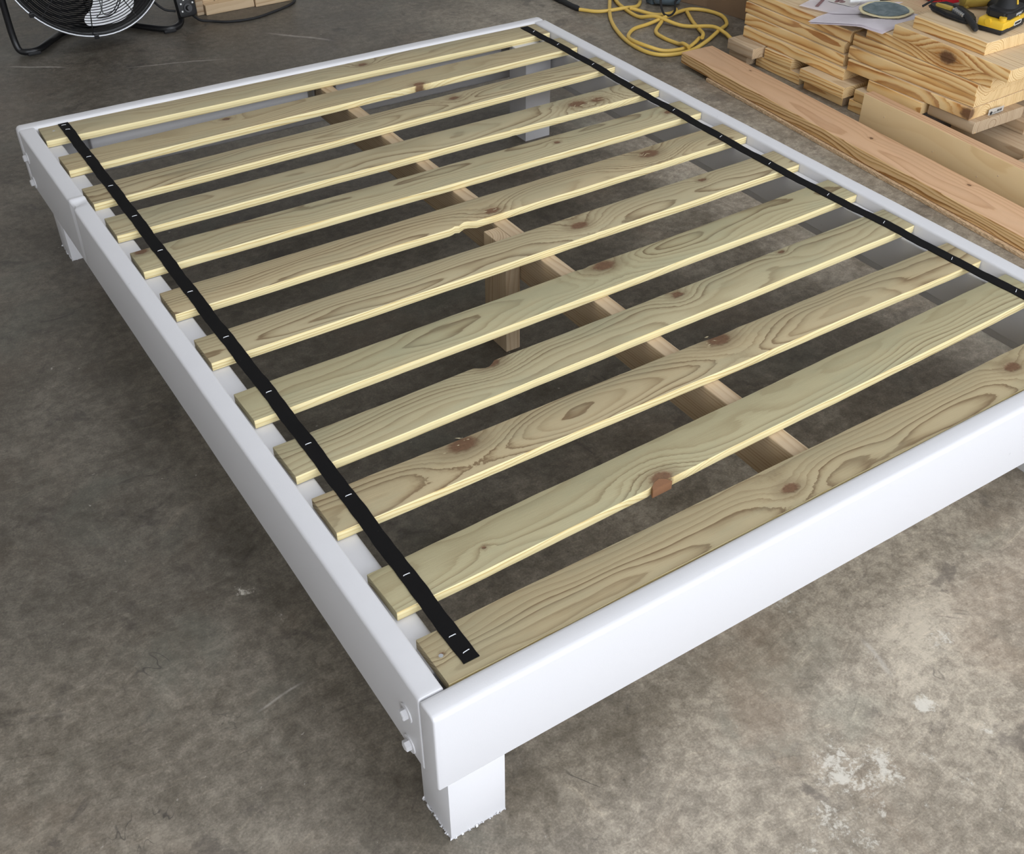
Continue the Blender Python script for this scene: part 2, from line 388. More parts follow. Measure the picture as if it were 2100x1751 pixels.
def grain(o, seed, pith, knots=(), tint=0.5, kz=0.0, kzo=0.0):
    """board properties read by the wood materials (units -> metres, local frame)"""
    o['tint'] = float(tint); o['kz'] = float(kz); o['kzo'] = float(kzo * S); o['seed'] = float(seed); o['pith'] = [0.0, pith[0] * S, pith[1] * S]
    for i, nm in enumerate(('ka', 'kb', 'kc')):
        o[nm] = [knots[i][0] * S, knots[i][1] * S, knots[i][2] * S] if i < len(knots) else [50.0, 50.0, 0.0]
    return o

def plank(L, W, T, r=0.1, n=2, end_r=None, warp=None, top=0, side=1, cap=1, seg=3, bot=None, rb=None):
    """A board: local X along its length, Y its width, Z its thickness, centred. Rounded arrises."""
    r = min(r, W * 0.45, T * 0.45); end_r = r if end_r is None else end_r
    prof = []; mats = []
    rb = r if rb is None else rb; rt = r
    for sx_, sy_, a0 in ((1, 1, 0), (-1, 1, 90), (-1, -1, 180), (1, -1, 270)):
        r = rt if sy_ > 0 else rb; cx = sx_ * (W / 2 - r); cy = sy_ * (T / 2 - r)
        for i in range(seg + 1):
            a = math.radians(a0 + 90 * i / seg); prof.append((cx + r * math.cos(a), cy + r * math.sin(a)))
    prof = np.array(prof); np_ = len(prof)
    xs = list(np.linspace(-L / 2 + end_r, L / 2 - end_r, n)) if n > 1 else []
    st = []
    for i in range(seg + 1):
        a = math.radians(90 * i / seg); st.append((-L / 2 + end_r - end_r * math.cos(a), end_r * (1 - math.sin(a))))
    st = st[:-1] + [(x, 0.0) for x in xs] + [(-x, d) for x, d in reversed(st[:-1])]
    vs_, fs, mi = [], [], []
    for x, d in st:
        for y, z in prof: vs_.append((x, y * (1 - 2 * d / W), z * (1 - 2 * d / T)))
    for i in range(len(st) - 1):
        for j in range(np_):
            k2 = (j + 1) % np_
            fs.append((i * np_ + j, (i + 1) * np_ + j, (i + 1) * np_ + k2, i * np_ + k2))
            y0, z0 = prof[j]; y1, z1 = prof[k2]
            nz = -(y1 - y0) / (math.hypot(y1 - y0, z1 - z0) + 1e-9)
            mi.append(top if nz > 0.75 else ((bot if bot is not None else side) if nz < -0.75 else side))
    fs.append(tuple(range(np_ - 1, -1, -1))[::-1]); mi.append(cap)
    fs.append(tuple((len(st) - 1) * np_ + j for j in range(np_))[::-1]); mi.append(cap)
    P = np.array(vs_, float)
    if warp is not None: P = warp(P)
    me = bpy.data.meshes.new('board')
    me.from_pydata([tuple(q * S) for q in P], [], fs)
    me.polygons.foreach_set('material_index', mi)
    me.update()
    bm = bmesh.new(); bm.from_mesh(me); bmesh.ops.recalc_face_normals(bm, faces=bm.faces[:]); bm.to_mesh(me); bm.free()
    if r > 0.02:
        for p_ in me.polygons: p_.use_smooth = True
        try: me.set_sharp_from_angle(angle=math.radians(40))
        except Exception: pass
    return me

def finish(bm, smooth=None):
    me = bpy.data.meshes.new('mesh'); bmesh.ops.recalc_face_normals(bm, faces=bm.faces[:])
    bm.to_mesh(me); bm.free()
    if smooth:
        for p_ in me.polygons: p_.use_smooth = True
        try: me.set_sharp_from_angle(angle=math.radians(smooth))
        except Exception: pass
    return me
def add_box(bm, x0, x1, y0, y1, z0, z1, bev=0.0, segs=2, mat=0, m=None):
    r = bmesh.ops.create_cube(bm, size=1.0)
    vs_ = r['verts']
    for v in vs_:
        v.co = Vector(((x0 + x1) / 2 + v.co.x * (x1 - x0), (y0 + y1) / 2 + v.co.y * (y1 - y0), (z0 + z1) / 2 + v.co.z * (z1 - z0))) * S
    fs = {f for v in vs_ for f in v.link_faces}
    for f in fs: f.material_index = mat
    if bev:
        es = {e for v in vs_ for e in v.link_edges}
        q = bmesh.ops.bevel(bm, geom=list(es), offset=bev * S, segments=segs, affect='EDGES', profile=0.5)
        vs_ = list({v for f in q['faces'] for v in f.verts} | {v for v in vs_ if v.is_valid})
        for f in q['faces']: f.material_index = mat
    if m is not None: bmesh.ops.transform(bm, matrix=m, verts=vs_)
    return vs_
def boxes(lst, bev=0.0, smooth=None):
    bm = bmesh.new()
    for b in lst: add_box(bm, *b, bev=bev)
    return finish(bm, smooth)
def catmull(pts, per=10, closed=False):
    P = [np.array(p, float) for p in pts]; n = len(P); out = []
    if n == 2: return [P[0] + (P[1] - P[0]) * t for t in np.linspace(0, 1, per + 1)]
    rng = range(n if closed else n - 1)
    for i in rng:
        p0 = P[(i - 1) % n] if closed or i > 0 else 2 * P[0] - P[1]
        p1 = P[i]; p2 = P[(i + 1) % n]
        p3 = P[(i + 2) % n] if closed or i + 2 < n else 2 * P[-1] - P[-2]
        for t in np.linspace(0, 1, per, endpoint=False):
            out.append(0.5 * ((2 * p1) + (-p0 + p2) * t + (2 * p0 - 5 * p1 + 4 * p2 - p3) * t * t + (-p0 + 3 * p1 - 3 * p2 + p3) * t ** 3))
    if not closed: out.append(P[-1])
    return out
def add_tube(bm, pts, rad, sides=8, closed=False, mat=0):
    P = [Vector(p) * S for p in pts]; n = len(P); rings = []
    rads = rad if hasattr(rad, '__len__') else [rad] * n
    prev = None
    for i in range(n):
        a = P[i - 1] if (i > 0 or closed) else P[i]; b = P[(i + 1) % n] if (i < n - 1 or closed) else P[i]
        t = (b - a).normalized()
        if prev is None:
            up = Vector((0, 0, 1)) if abs(t.z) < 0.9 else Vector((1, 0, 0)); nrm = (up - t * up.dot(t)).normalized()
        else:
            nrm = (prev - t * prev.dot(t)); nrm = nrm.normalized() if nrm.length > 1e-8 else prev
        prev = nrm; bi = t.cross(nrm)
        rings.append([bm.verts.new(P[i] + (nrm * math.cos(2 * math.pi * j / sides) + bi * math.sin(2 * math.pi * j / sides)) * rads[i] * S) for j in range(sides)])
    for i in range(n if closed else n - 1):
        A, B = rings[i], rings[(i + 1) % n]
        for j in range(sides):
            f = bm.faces.new((A[j], A[(j + 1) % sides], B[(j + 1) % sides], B[j])); f.material_index = mat
    if not closed:
        for R_ in (rings[0][::-1], rings[-1]):
            f = bm.faces.new(R_); f.material_index = mat
def tube(pts, rad, sides=8, closed=False, smooth=50):
    bm = bmesh.new(); add_tube(bm, pts, rad, sides, closed); return finish(bm, smooth)
def add_cyl(bm, c, axis, rad, h, sides=20, rad2=None, mat=0):
    ax = Vector(axis).normalized(); c = Vector(c)
    add_tube(bm, [c, c + ax * h], [rad, rad if rad2 is None else rad2], sides, mat=mat)
def prism(poly, z0, z1, bev=0.0, smooth=None):
    bm = bmesh.new()
    a = [bm.verts.new(Vector((x, y, z0)) * S) for x, y in poly]; b = [bm.verts.new(Vector((x, y, z1)) * S) for x, y in poly]
    bm.faces.new(a[::-1]); bm.faces.new(b); n = len(poly)
    for i in range(n): bm.faces.new((a[i], a[(i + 1) % n], b[(i + 1) % n], b[i]))
    if bev: bmesh.ops.bevel(bm, geom=bm.edges[:], offset=bev * S, segments=2, affect='EDGES')
    return finish(bm, smooth)

# ------------------------------------------------------------------ the setting
def build_room():
    X0, X1, Y0, Y1, Z1 = -150, 210, DOOR['y'], 225, 168
    def bx(*b): return boxes([b])
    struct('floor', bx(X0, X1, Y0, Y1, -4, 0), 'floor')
    k = ADDED_OPENING
    struct('ceiling', boxes([(X0, X1, Y0, k['y0'], Z1, Z1 + 6), (X0, X1, k['y1'], Y1, Z1, Z1 + 6), (X0, k['x0'], k['y0'], k['y1'], Z1, Z1 + 6), (k['x1'], X1, k['y0'], k['y1'], Z1, Z1 + 6)]), 'ceil')
    struct('wall_left', bx(X0 - 6, X0, Y0, Y1, 0, Z1), 'wall')
    struct('wall_right', bx(X1, X1 + 6, Y0, Y1, 0, Z1), 'wall')
    struct('wall_back', bx(X0 - 6, X1 + 6, Y1, Y1 + 6, 0, Z1), 'wall')
    struct('wall_front', boxes([(X0 - 6, DOOR['x0'], Y0 - 6, Y0, 0, Z1), (DOOR['x1'], X1 + 6, Y0 - 6, Y0, 0, Z1), (DOOR['x0'], DOOR['x1'], Y0 - 6, Y0, DOOR['z1'], Z1 + 6)]), 'wall')
    struct('ground', bx(-1500, 1500, -1600, Y0 - 0.01, -6, -0.3), 'drive')
build_room()

# ------------------------------------------------------------------ bed frame
H = 11.516
bed = thing('bed_frame', (30, 41, 0), 'low white painted platform bed frame with twelve raw pine slats on the concrete floor', 'bed')

def fnoise(x, seed, sc):
    r = np.random.default_rng(seed); out = np.zeros_like(x)
    for i in range(5):
        f = sc * (1.9 ** i); out += np.sin(x * f + r.uniform(0, 6.28)) * r.uniform(.5, 1) / (1.6 ** i)
    return out * 0.5

def board_between(name, a, b, W, T, zc, mats, parent, **kw):
    """centre line from a=(x,y) to b=(x,y)"""
    ax, ay = a; bx_, by = b; L = math.hypot(bx_ - ax, by - ay)
    me = plank(L, W, T, **kw)
    return mobj(name, me, mats, parent, ((ax + bx_) / 2, (ay + by) / 2, zc), (0, 0, math.atan2(by - ay, bx_ - ax)))

RH = 6.15                         # rail height
def rail_warp(seed, chip=None, bottom=True):
    def f(P):
        Q = P.copy(); x = P[:, 0]
        top = P[:, 2] > RH / 2 - 0.5
        Q[:, 1] += fnoise(x, seed, 0.12) * (0.035 if bottom else 0.0)
        Q[:, 2] += np.where(top, fnoise(x, seed + 1, 0.35) * 0.02, fnoise(x, seed + 2, 0.2) * (0.03 if bottom else 0.0))
        if chip is not None:
            cx, sgn = chip
            d = np.exp(-((x - cx) / 0.55) ** 2); edge = np.clip((P[:, 1] * sgn - 0.2) / 0.55, 0, 1)
            Q[:, 2] -= np.where(top, d * edge * 0.42, 0)
            Q[:, 1] -= np.where(top, sgn * d * edge * 0.30, 0)
            d2 = np.exp(-((x - cx - 0.75) / 0.3) ** 2)
            Q[:, 2] += np.where(top, d2 * 0.16, 0)
        return Q
    return f
def bolt(x, y, z, par):
    bm = bmesh.new()
    add_tube(bm, [(x - 0.10, y, z), (x + 0.02, y, z)], [0.58, 0.62], 24)
    add_tube(bm, [(x - 0.42, y, z), (x - 0.38, y, z), (x - 0.09, y, z)], [0.27, 0.34, 0.34], 6)
    return mobj('bolt', finish(bm, 30), 'paint', par)
# left rail: runs from the near corner back and slightly inward
lr = board_between('side_rail', (0.75, 1.53), (0.85, 81.18), 1.5, RH, H - RH / 2, 'paint', bed, r=0.22, end_r=0.06, n=400, top=0, side=0, cap=0, warp=rail_warp(3, chip=(63.3 - 41.36, 1)))
for (y, z) in ((3.05, 8.75), (3.0, 6.05), (80.4, 9.0), (80.5, 6.35)): bolt(0.02 if y < 40 else 0.10, y, z, lr)
rr = board_between('side_rail', (60.16, 1.53), (59.89, 79.52), 1.5, RH, H - RH / 2, 'paint', bed, r=0.22, end_r=0.06, n=120, top=0, side=0, cap=0, warp=rail_warp(9))
board_between('end_rail', (0, 0.76), (60.93, 0.76), 1.5, RH, H - RH / 2 + 0.005, 'paint', bed, r=0.33, rb=0.03, end_r=0.12, n=160, top=0, side=0, cap=0, warp=rail_warp(15, bottom=False))
board_between('end_rail', (0.02, 81.99), (60.66, 80.29), 1.5, RH, H - RH / 2 + 0.005, 'paint', bed, r=0.34, end_r=0.45, n=120, top=0, side=0, cap=0, warp=rail_warp(21))

# legs
def leg(x0, x1, y0, y1, z1, mat='paint', name='leg', seed=0):
    me = plank(z1, x1 - x0, y1 - y0, r=0.06, end_r=0.03, n=30, top=0, side=0, cap=0)
    o = mobj(name, me, mat, bed, ((x0 + x1) / 2, (y0 + y1) / 2, z1 / 2), (0, math.radians(-90), 0))
    o.rotation_mode = 'XYZ'
    return o
def legbox(x0, x1, y0, y1, z1, mat='paint'):
    me = boxes([(x0 - (x0 + x1) / 2, x1 - (x0 + x1) / 2, y0 - (y0 + y1) / 2, y1 - (y0 + y1) / 2, 0, z1)], bev=0.025, smooth=40)
    return mobj('leg', me, mat, bed, ((x0 + x1) / 2, (y0 + y1) / 2, 0))
fl = legbox(0.56, 4.15, 0.01, 3.17, H - RH + 0.003)
fr = legbox(53.9, 57.4, 0.0, 3.17, H - RH - 0.01)
bl = legbox(0.62, 4.1, 74.9, 78.4, H - RH - 0.02)
br = legbox(53.9, 57.35, 73.5, 77.0, 10.6)
# crumbs of dried paint round the foot of the legs
def crumbs(par, edges, n, seed):
    r = np.random.default_rng(seed); bm = bmesh.new()
    for (a, b) in edges:
        for i in range(n):
            t = r.uniform(0, 1); x = a[0] + (b[0] - a[0]) * t; y = a[1] + (b[1] - a[1]) * t
            s = r.uniform(0.03, 0.085); q = bmesh.ops.create_icosphere(bm, subdivisions=1, radius=s * S)
            for v in q['verts']:
                v.co = Vector((v.co.x * r.uniform(.6, 1.5), v.co.y * r.uniform(.6, 1.5), v.co.z * r.uniform(.6, 1.6))) + Vector((x + r.normal() * .04, y + r.normal() * .04, s * 0.6 + abs(r.normal()) * .06)) * S
    o = mobj('paint_crumbs', finish(bm, 50), 'paint', par); o['kind'] = 'stuff'
crumbs(fl, [((0.56, 0), (0.56, 3.17)), ((0.56, 1.5), (0.5, 3.4)), ((0.56, 0), (4.15, 0))], 24, 1)
crumbs(bl, [((0.62, 74.9), (0.62, 78.4)), ((0.62, 74.9), (4.1, 74.9))], 14, 2)

# ledgers under the slats
ZT = H - 0.242                    # slat tops
ST = 0.70                         # slat thickness
ZL = ZT - ST - 0.02               # ledger tops
def ledger(a, b, seed):
    return board_between('ledger', a, b, 1.55, 3.5, ZL - 1.75, 'paint', bed, r=0.16, n=60, top=0, side=0, cap=0, warp=rail_warp(seed))
ledger((2.33, 3.3), (2.42, 78.6), 31)
ledger((58.60, 3.3), (58.36, 78.0), 33)
ledger((3.2, 2.32), (57.7, 2.32), 35)
ledger((6.1, 80.28), (29.4, 79.62), 37)
ledger((32.5, 79.54), (53.6, 78.93), 39)

# centre beam, its post and the hanger that carries its far end
cb = board_between('center_beam', (30.74, 3.2), (30.74, 79.4), 1.4, 3.5, ZL - 1.75, 'beam', bed, r=0.08, n=2, top=0, side=0, cap=0)
grain(cb, 2.3, (1.4, -3.0))
me = plank(ZL, 1.45, 3.5, r=0.06, n=2, top=0, side=0, cap=0)
cl = mobj('leg', me, 'beam', bed, (29.28, 39.85, ZL / 2), (math.radians(-90), math.radians(-90), 0)); cl['label'] = 'unpainted post under the center beam'
cl.rotation_euler = Matrix(((0, 1, 0), (0, 0, 1), (1, 0, 0))).to_euler()
grain(cl, 5.3, (-2.2, 1.2))
br_ = mobj('joist_hanger', boxes([(29.75, 29.95, 78.6, 79.3, 7.2, ZL - .05), (31.5, 31.7, 78.6, 79.3, 7.2, ZL - .05), (29.75, 31.7, 78.6, 79.3, 7.0, 7.15), (29.2, 29.75, 78.75, 78.85, 8.0, ZL - .1)], bev=0.02), 'steel', bed)

# slats
#      yl,    yr,   knots (x, y-from-front-edge, size), notches (x, side, width, depth), seed, pith(y,z)
SLATS = [
 (1.66, 1.62, [(49.2, 2.1, .55), (2.5, 1.9, .13), (27, 1.4, .5)], [], 1.1, (-1.0, -2.2)),
 (7.33, 8.69, [(20.9, 0.35, .62), (8.5, 1.5, .16)], [(20.6, -1, .9, .16)], 2.2, (1.0, -3.0)),
 (14.75, 14.55, [(33.95, 3.0, .75), (12.2, 2.9, .8)], [(34.5, 1, 1.6, .12)], 3.3, (-0.4, -1.8)),
 (20.58, 21.5, [(46.6, 3.1, .22), (35.3, 2.9, .42), (18.4, 3.4, .6)], [(18.0, 1, .75, .5)], 4.4, (-1.2, -3.3)),
 (27.19, 28.08, [(33.1, 2.9, .8)], [(31.5, 1, .5, .12)], 5.5, (0.5, -2.6)),
 (34.87, 35.25, [(35.27, 1.9, .62), (49.5, 2.6, .3)], [(36, -1, .4, .05)], 6.6, (-0.8, -2.4)),
 (42.28, 42.48, [(48.8, 2.2, .8), (30.4, 0.8, .55)], [(27.4, -1, .75, .42), (26.3, -1, .4, .2)], 7.7, (-1.4, -1.6)),
 (49.53, 49.22, [(56.4, 1.9, .38), (42.9, 2.1, .25), (2.7, 3.2, .45)], [], 8.8, (1.2, -2.4)),
 (56.31, 55.97, [(52.2, 1.5, .6), (49.8, 1.7, .75)], [(41, -1, .5, .08)], 9.9, (0.2, -3.4)),
 (62.86, 63.68, [(39.9, 2.4, .42)], [], 10.3, (-0.5, -2.0)),
 (70.42, 70.76, [(18.2, 3.0, .3), (38.6, .3, .5)], [(38.5, -1, .8, .10)], 11.7, (1.4, -2.8)),
 (77.95, 76.15, [(36.0, 2.2, .4)], [], 12.9, (-1.0, -2.9)),
]
def make_slat(i, yl, yr, knots, notches, seed, pith):
    xa, xb = 1.86, 59.34 - 0.27 * (yl / 80)
    L = xb - xa; W = 3.5; ang = math.atan2(yr - yl, 57.4)
    cx = (xa + xb) / 2; cy = (yl + yr) / 2 + W / 2 + ang * (cx - 30.5)
    def warp(P):
        Q = P.copy(); x = P[:, 0]
        front = P[:, 1] < 0
        Q[:, 1] += np.where(front, fnoise(x, i * 7 + 1, 0.22) * 0.05, fnoise(x, i * 7 + 2, 0.25) * 0.06)
        Q[:, 2] += fnoise(x, i * 7 + 3, 0.06) * 0.02 + P[:, 1] * fnoise(x, i * 7 + 4, 0.05) * 0.006
        for (nx, side, wd, dp) in notches:
            d = np.clip(1 - np.abs((x - (nx - cx)) / wd), 0, 1) ** 0.6 * dp
            if side < 0: Q[:, 1] += np.where(front, d, 0)
            else: Q[:, 1] -= np.where(~front, d, 0)
        return Q
    me = plank(L, W, ST, r=0.05, end_r=0.03, n=170, seg=2, warp=warp, top=0, side=1, cap=2, bot=0)
    o = mobj('slat', me, ['slat_top', 'slat_edge', 'slat_top'], bed, (cx, cy, ZT - ST / 2), (0, 0, ang))
    grain(o, seed, pith, [(kx - cx, ky - W / 2, ks) for kx, ky, ks in knots], [.1, 1.0, .0, .75, 1.0, .35, .1, .7, .45, .3, .15, .3][i])
    return o
slats = [make_slat(i, *s) for i, s in enumerate(SLATS)]
# torn wood: a broken knot on one slat's front edge and raised splinters on others
def shard(x, y, z, ln, wd, hh, rot, mat, par, name, seed):
    r = np.random.default_rng(seed); bm = bmesh.new()
    n = 7; top_, bot_ = [], []
    for k in range(n):
        t = k / (n - 1); hw = wd * math.sin(math.pi * (0.08 + 0.84 * t)) * r.uniform(.7, 1.2)
        xx = (t - .5) * ln
        for s_ in (-1, 1):
            top_.append(bm.verts.new(Vector((xx, s_ * hw * .5, hh * r.uniform(.5, 1.1) * math.sin(math.pi * (0.1 + .8 * t)))) * S))
            bot_.append(bm.verts.new(Vector((xx, s_ * hw, 0)) * S))
    for k in range(n - 1):
        a, b, c_, d = top_[2 * k], top_[2 * k + 1], top_[2 * k + 3], top_[2 * k + 2]
        bm.faces.new((a, b, c_, d))
        bm.faces.new((bot_[2 * k], top_[2 * k], top_[2 * k + 2], bot_[2 * k + 2])); bm.faces.new((top_[2 * k + 1], bot_[2 * k + 1], bot_[2 * k + 3], top_[2 * k + 3]))
    o = mobj(name, finish(bm, 30), mat, par, (x, y, z), (0, 0, rot))
    return o
me = prism([(19.75, 7.46), (21.35, 7.50), (21.15, 7.86), (20.75, 8.15), (20.25, 8.02), (19.9, 7.75)], ZT - ST + .03, ZT + 0.012, bev=0.03)
mobj('knot', me, 'knotwood', slats[1])
rs = np.random.default_rng(12)
def torn(si, spots):
    bm = bmesh.new()
    for (x, y, ln, wd) in spots:
        for k in range(5):
            px = x + rs.normal() * ln * .35; py = y + rs.normal() * wd * .6; l = ln * rs.uniform(.15, .4); h = rs.uniform(.02, .05)
            a = rs.normal() * .35
            dx, dy = math.cos(a) * l / 2, math.sin(a) * l / 2
            q = [(px - dx, py - dy, 0), (px + dx * .3, py + dy * .3 - .06, 0), (px + dx, py + dy, 0), (px + dx * .2, py + dy * .2 + .06, 0), (px, py, h)]
            vv = [bm.verts.new(Vector((p_[0], p_[1], ZT - .01 + p_[2])) * S) for p_ in q]
            for j in range(4): bm.faces.new((vv[j], vv[(j + 1) % 4], vv[4]))
    o = mobj('torn_grain', finish(bm), 'slat_top', slats[si]); o['kind'] = 'stuff'
    grain(o, 3.0 + si, (0, -3))
torn(8, [(52.0, 57.6, 2.6, .8), (49.5, 57.4, 2.5, .6)])
torn(6, [(48.6, 44.7, 2.2, .7), (30.5, 43.0, 1.4, .6)])
torn(2, [(12.0, 17.7, 1.6, .5), (33.5, 17.6, 1.3, .5)])
# a screw in the front slat and one in the far slat
for (si, x, y) in ((0, 2.45, 3.5), (11, 3.06, 79.9)):
    bm = bmesh.new(); add_cyl(bm, (x, y, ZT - 0.05), (0, 0, 1), 0.13, 0.06, 14); add_cyl(bm, (x, y, ZT + 0.005), (0, 0, 1), 0.06, 0.012, 6)
    mobj('screw', finish(bm, 40), 'steel', slats[si])

# webbing straps stapled across the slats
def strap(line, y0, y1, hw0, hw1):
    ys = np.array([q[0] for q in line][::-1]); xs = np.array([q[1] for q in line][::-1])
    bm = bmesh.new(); rows = []
    Y = np.linspace(y0, y1, 330)
    for y in Y:
        x = np.interp(y, ys, xs); hw = np.interp(y, [y0, y1], [hw0, hw1]) + 0.012 * math.sin(y * 1.7) + 0.01 * math.sin(y * 4.1)
        on = False; dmin = 9
        for s_ in SLATS:
            t = (x - 1.5) / 57.9; f = s_[0] + (s_[1] - s_[0]) * t
            if f <= y <= f + 3.5: on = True
            dmin = min(dmin, abs(y - f), abs(y - f - 3.5))
        z = ZT + 0.055 + (0 if on else -0.035 * min(1, dmin / 1.0))
        x += 0.02 * math.sin(y * 0.9)
        rows.append([bm.verts.new(Vector(q) * S) for q in ((x - hw, y, z + .03), (x + hw, y, z + .03), (x + hw, y, z - .03), (x - hw, y, z - .03))])
    for a, b in zip(rows[:-1], rows[1:]):
        for j in range(4): bm.faces.new((a[j], a[(j + 1) % 4], b[(j + 1) % 4], b[j]))
    bm.faces.new(rows[0]); bm.faces.new(rows[-1][::-1])
    return mobj('webbing_strap', finish(bm), 'strap', bed)
def staple_me():
    bm = bmesh.new()
    add_tube(bm, [(-0.20, 0, -0.03), (-0.19, 0, 0.01), (-0.17, 0, 0.03), (0.17, 0, 0.03), (0.19, 0, 0.01), (0.20, 0, -0.03)], 0.026, 6)
    return finish(bm, 50)
STM = staple_me(); STM.materials.append(M['staple'])
def staples(par, pts):
    for (x, y, a) in pts:
        o = bpy.data.objects.new('staple', STM); COL.objects.link(o); o.parent = par
        o.matrix_basis = world_of(par).inverted() @ Matrix.LocRotScale(V3(x, y, ZT + 0.09), __import__('mathutils').Euler((0, 0, a)), None)
LL = [(81.0, 4.28), (72, 4.2), (60, 4.14), (50, 4.02), (40, 3.93), (30, 3.93), (20, 3.85), (10, 3.72), (2.3, 3.62)]
sl = strap(LL, 2.35, 81.05, 0.50, 0.50)
staples(sl, [(4.22, 72.2, -.05), (4.14, 65.3, -.05), (4.15, 58.7, .0), (4.05, 51.9, 0), (3.9, 44.6, 0), (3.93, 37.3, 0), (3.92, 29.5, .03), (3.86, 23.0, 0), (3.86, 17.2, 0), (3.68, 9.5, 0), (3.6, 4.27, 0), (3.68, 2.97, .12), (4.21, 80.5, -.1), (4.27, 79.3, -.35)])
RL = [(79.3, 57.33), (72, 57.48), (65, 57.38), (58, 57.05), (51, 57.05), (43, 56.93), (36, 56.88), (29, 57.0), (23, 57.38), (16, 57.45), (10, 57.72), (2.5, 57.8)]
sr = strap(RL, 2.4, 79.2, 0.50, 0.50)
staples(sr, [(57.5, 77.3, .5), (57.55, 72.4, .45), (57.4, 65.4, .4), (57.08, 57.9, .4), (57.1, 51.06, .4), (56.95, 43.7, .35), (56.9, 36.8, .4), (57.0, 29.4, .4), (57.38, 23.2, .45), (57.45, 16.0, .5), (57.75, 10.0, .5), (57.8, 4.0, .4)])

# ------------------------------------------------------------------ lumber on the right
def stack_board(x0, x1, y0, y1, z0, z1, label, mats=('pine_top', 'pine', 'pine_end'), seed=0, pith=None, knots=(), tilt=0.0, r=0.10, cat='board', name='lumber_board', group=None, kzo=0.0):
    L = y1 - y0; W = x1 - x0; T = z1 - z0 - 0.02
    me = plank(L, W, T, r=r, end_r=0.04, n=2, top=0, side=1, cap=2)
    o = mobj(name, me, list(mats), None, ((x0 + x1) / 2, (y0 + y1) / 2, (z0 + z1) / 2), (0, 0, math.radians(-90) + tilt))
    grain(o, seed, pith if pith is not None else (-W / 2 + 1.8, random.uniform(-1.2, 0.8)), knots, 0.5, 1.0, kzo)
    tag(o, label, cat, group)
    return o
# local frame after the -90 turn: local X runs towards -Y (the camera), local -Y faces the bed (-X)

# left stack, wide boards
B = stack_board
B(94.15, 101.4, 61.5, 80.2, 2.90, 4.35, 'pine board resting on short blocks, lowest wide board of the left stack', seed=21, pith=(-2.0, -.9))
B(94.55, 101.8, 62.3, 80.6, 4.35, 5.80, 'streaky pine board, second wide board from the bottom of the left stack', seed=22, pith=(-1.6, .9))
B(94.85, 102.1, 62.8, 81.1, 5.80, 7.25, 'pine board with smooth brown patches, third wide board from the bottom, left stack', seed=23, pith=(-2.9, .1))
B(95.15, 112.4, 62.4, 81.2, 7.25, 8.70, 'striped pine board on top of the left stack under the papers', seed=24, pith=(-6.2, -1.3))
# left stack, short blocks underneath
B(91.95, 97.2, 75.7, 80.7, 1.45, 2.90, 'rough greyed pine block poking out at the far left foot of the stack', mats=('pine_grey', 'pine_grey', 'crate'), seed=31, cat='block', name='wood_block')
B(92.6, 98.0, 77.3, 80.9, 0.0, 1.45, 'greyed offcut on the floor under the rough block at the stack foot', mats=('pine_grey', 'pine_grey', 'pine_grey'), seed=32, cat='block', name='wood_block')
B(93.75, 99.0, 70.2, 75.3, 1.45, 2.90, 'fine striped block wedged right under the lowest wide board, left stack', seed=33, pith=(-2.5, -2.5), cat='block', name='wood_block')
B(93.8, 99.0, 68.4, 76.7, 0.0, 1.45, 'long striped block at floor level below the fine striped block', seed=34, pith=(-1.6, -1.5), cat='block', name='wood_block')
B(92.55, 98.2, 59.7, 67.4, 1.45, 2.90, 'striped block with rounded end sticking out below the gap between the stacks', seed=35, pith=(-1.7, -1.2), cat='block', name='wood_block')
B(93.6, 99.0, 60.4, 67.3, 0.0, 1.45, 'shaded floor level block beneath the protruding round ended block', mats=('pine_grey', 'pine', 'pine_grey'), seed=36, cat='block', name='wood_block')
B(93.5, 99.0, 53.0, 59.3, 0.0, 1.45, 'floor level block left of the upright board end', seed=37, cat='block', name='wood_block')
B(93.5, 99.0, 53.0, 58.7, 1.45, 2.90, 'small striped block just left of the upright board, second from the floor', seed=38, cat='block', name='wood_block')
B(94.2, 99.6, 49.0, 57.5, 2.90, 4.35, 'pale block with rounded end directly under the left end of the right stack', seed=39, cat='block', name='wood_block')
# right stack
def Bc(Lp, Rp, W, z0, z1, label, **kw):
    L = math.hypot(Rp[0] - Lp[0], Rp[1] - Lp[1]); a = math.atan2(Rp[1] - Lp[1], Rp[0] - Lp[0])
    cx = (Lp[0] + Rp[0]) / 2 - math.sin(a) * W / 2; cy = (Lp[1] + Rp[1]) / 2 + math.cos(a) * W / 2
    return stack_board(cx - W / 2, cx + W / 2, cy - L / 2, cy + L / 2, z0, z1, label, tilt=a + math.pi / 2, **kw)
Bc((94.15, 61.2), (94.75, 42.7), 11.2, 4.35, 5.80, 'lowest board of the right stack with a brown corner knot and a paper tag', seed=41, pith=(-3.2, -1.0), knots=[(9.0, -5.5, .85)])
Bc((94.45, 61.65), (95.1, 42.75), 10.6, 5.80, 7.25, 'pine board on top of the tagged one, second from bottom of the right stack', seed=42, pith=(-3.4, .6))
Bc((95.0, 61.75), (94.65, 42.6), 10.8, 7.25, 8.70, 'pine board with brown streaks along its edge, third from bottom of right stack', seed=43, pith=(-3.2, 2.1))
Bc((95.1, 60.0), (94.8, 41.1), 15.0, 8.70, 10.15, 'pine board of the right stack lying directly below the knotted board', seed=44, pith=(-6.0, -1.6), knots=[(2.9, -7.5, .9)], kzo=.75)
Bc((94.75, 55.8), (94.4, 39.0), 15.0, 10.15, 11.60, 'board with a large dark knot directly under the short topmost board', seed=49, pith=(-5.4, 1.2), knots=[(0.05, -7.5, .9)], kzo=-.6)
Bc((95.5, 53.8), (95.4, 43.4), 13.0, 11.60, 13.05, 'short topmost board of the right stack carrying the power tools', seed=45, pith=(-5.0, -1.2))
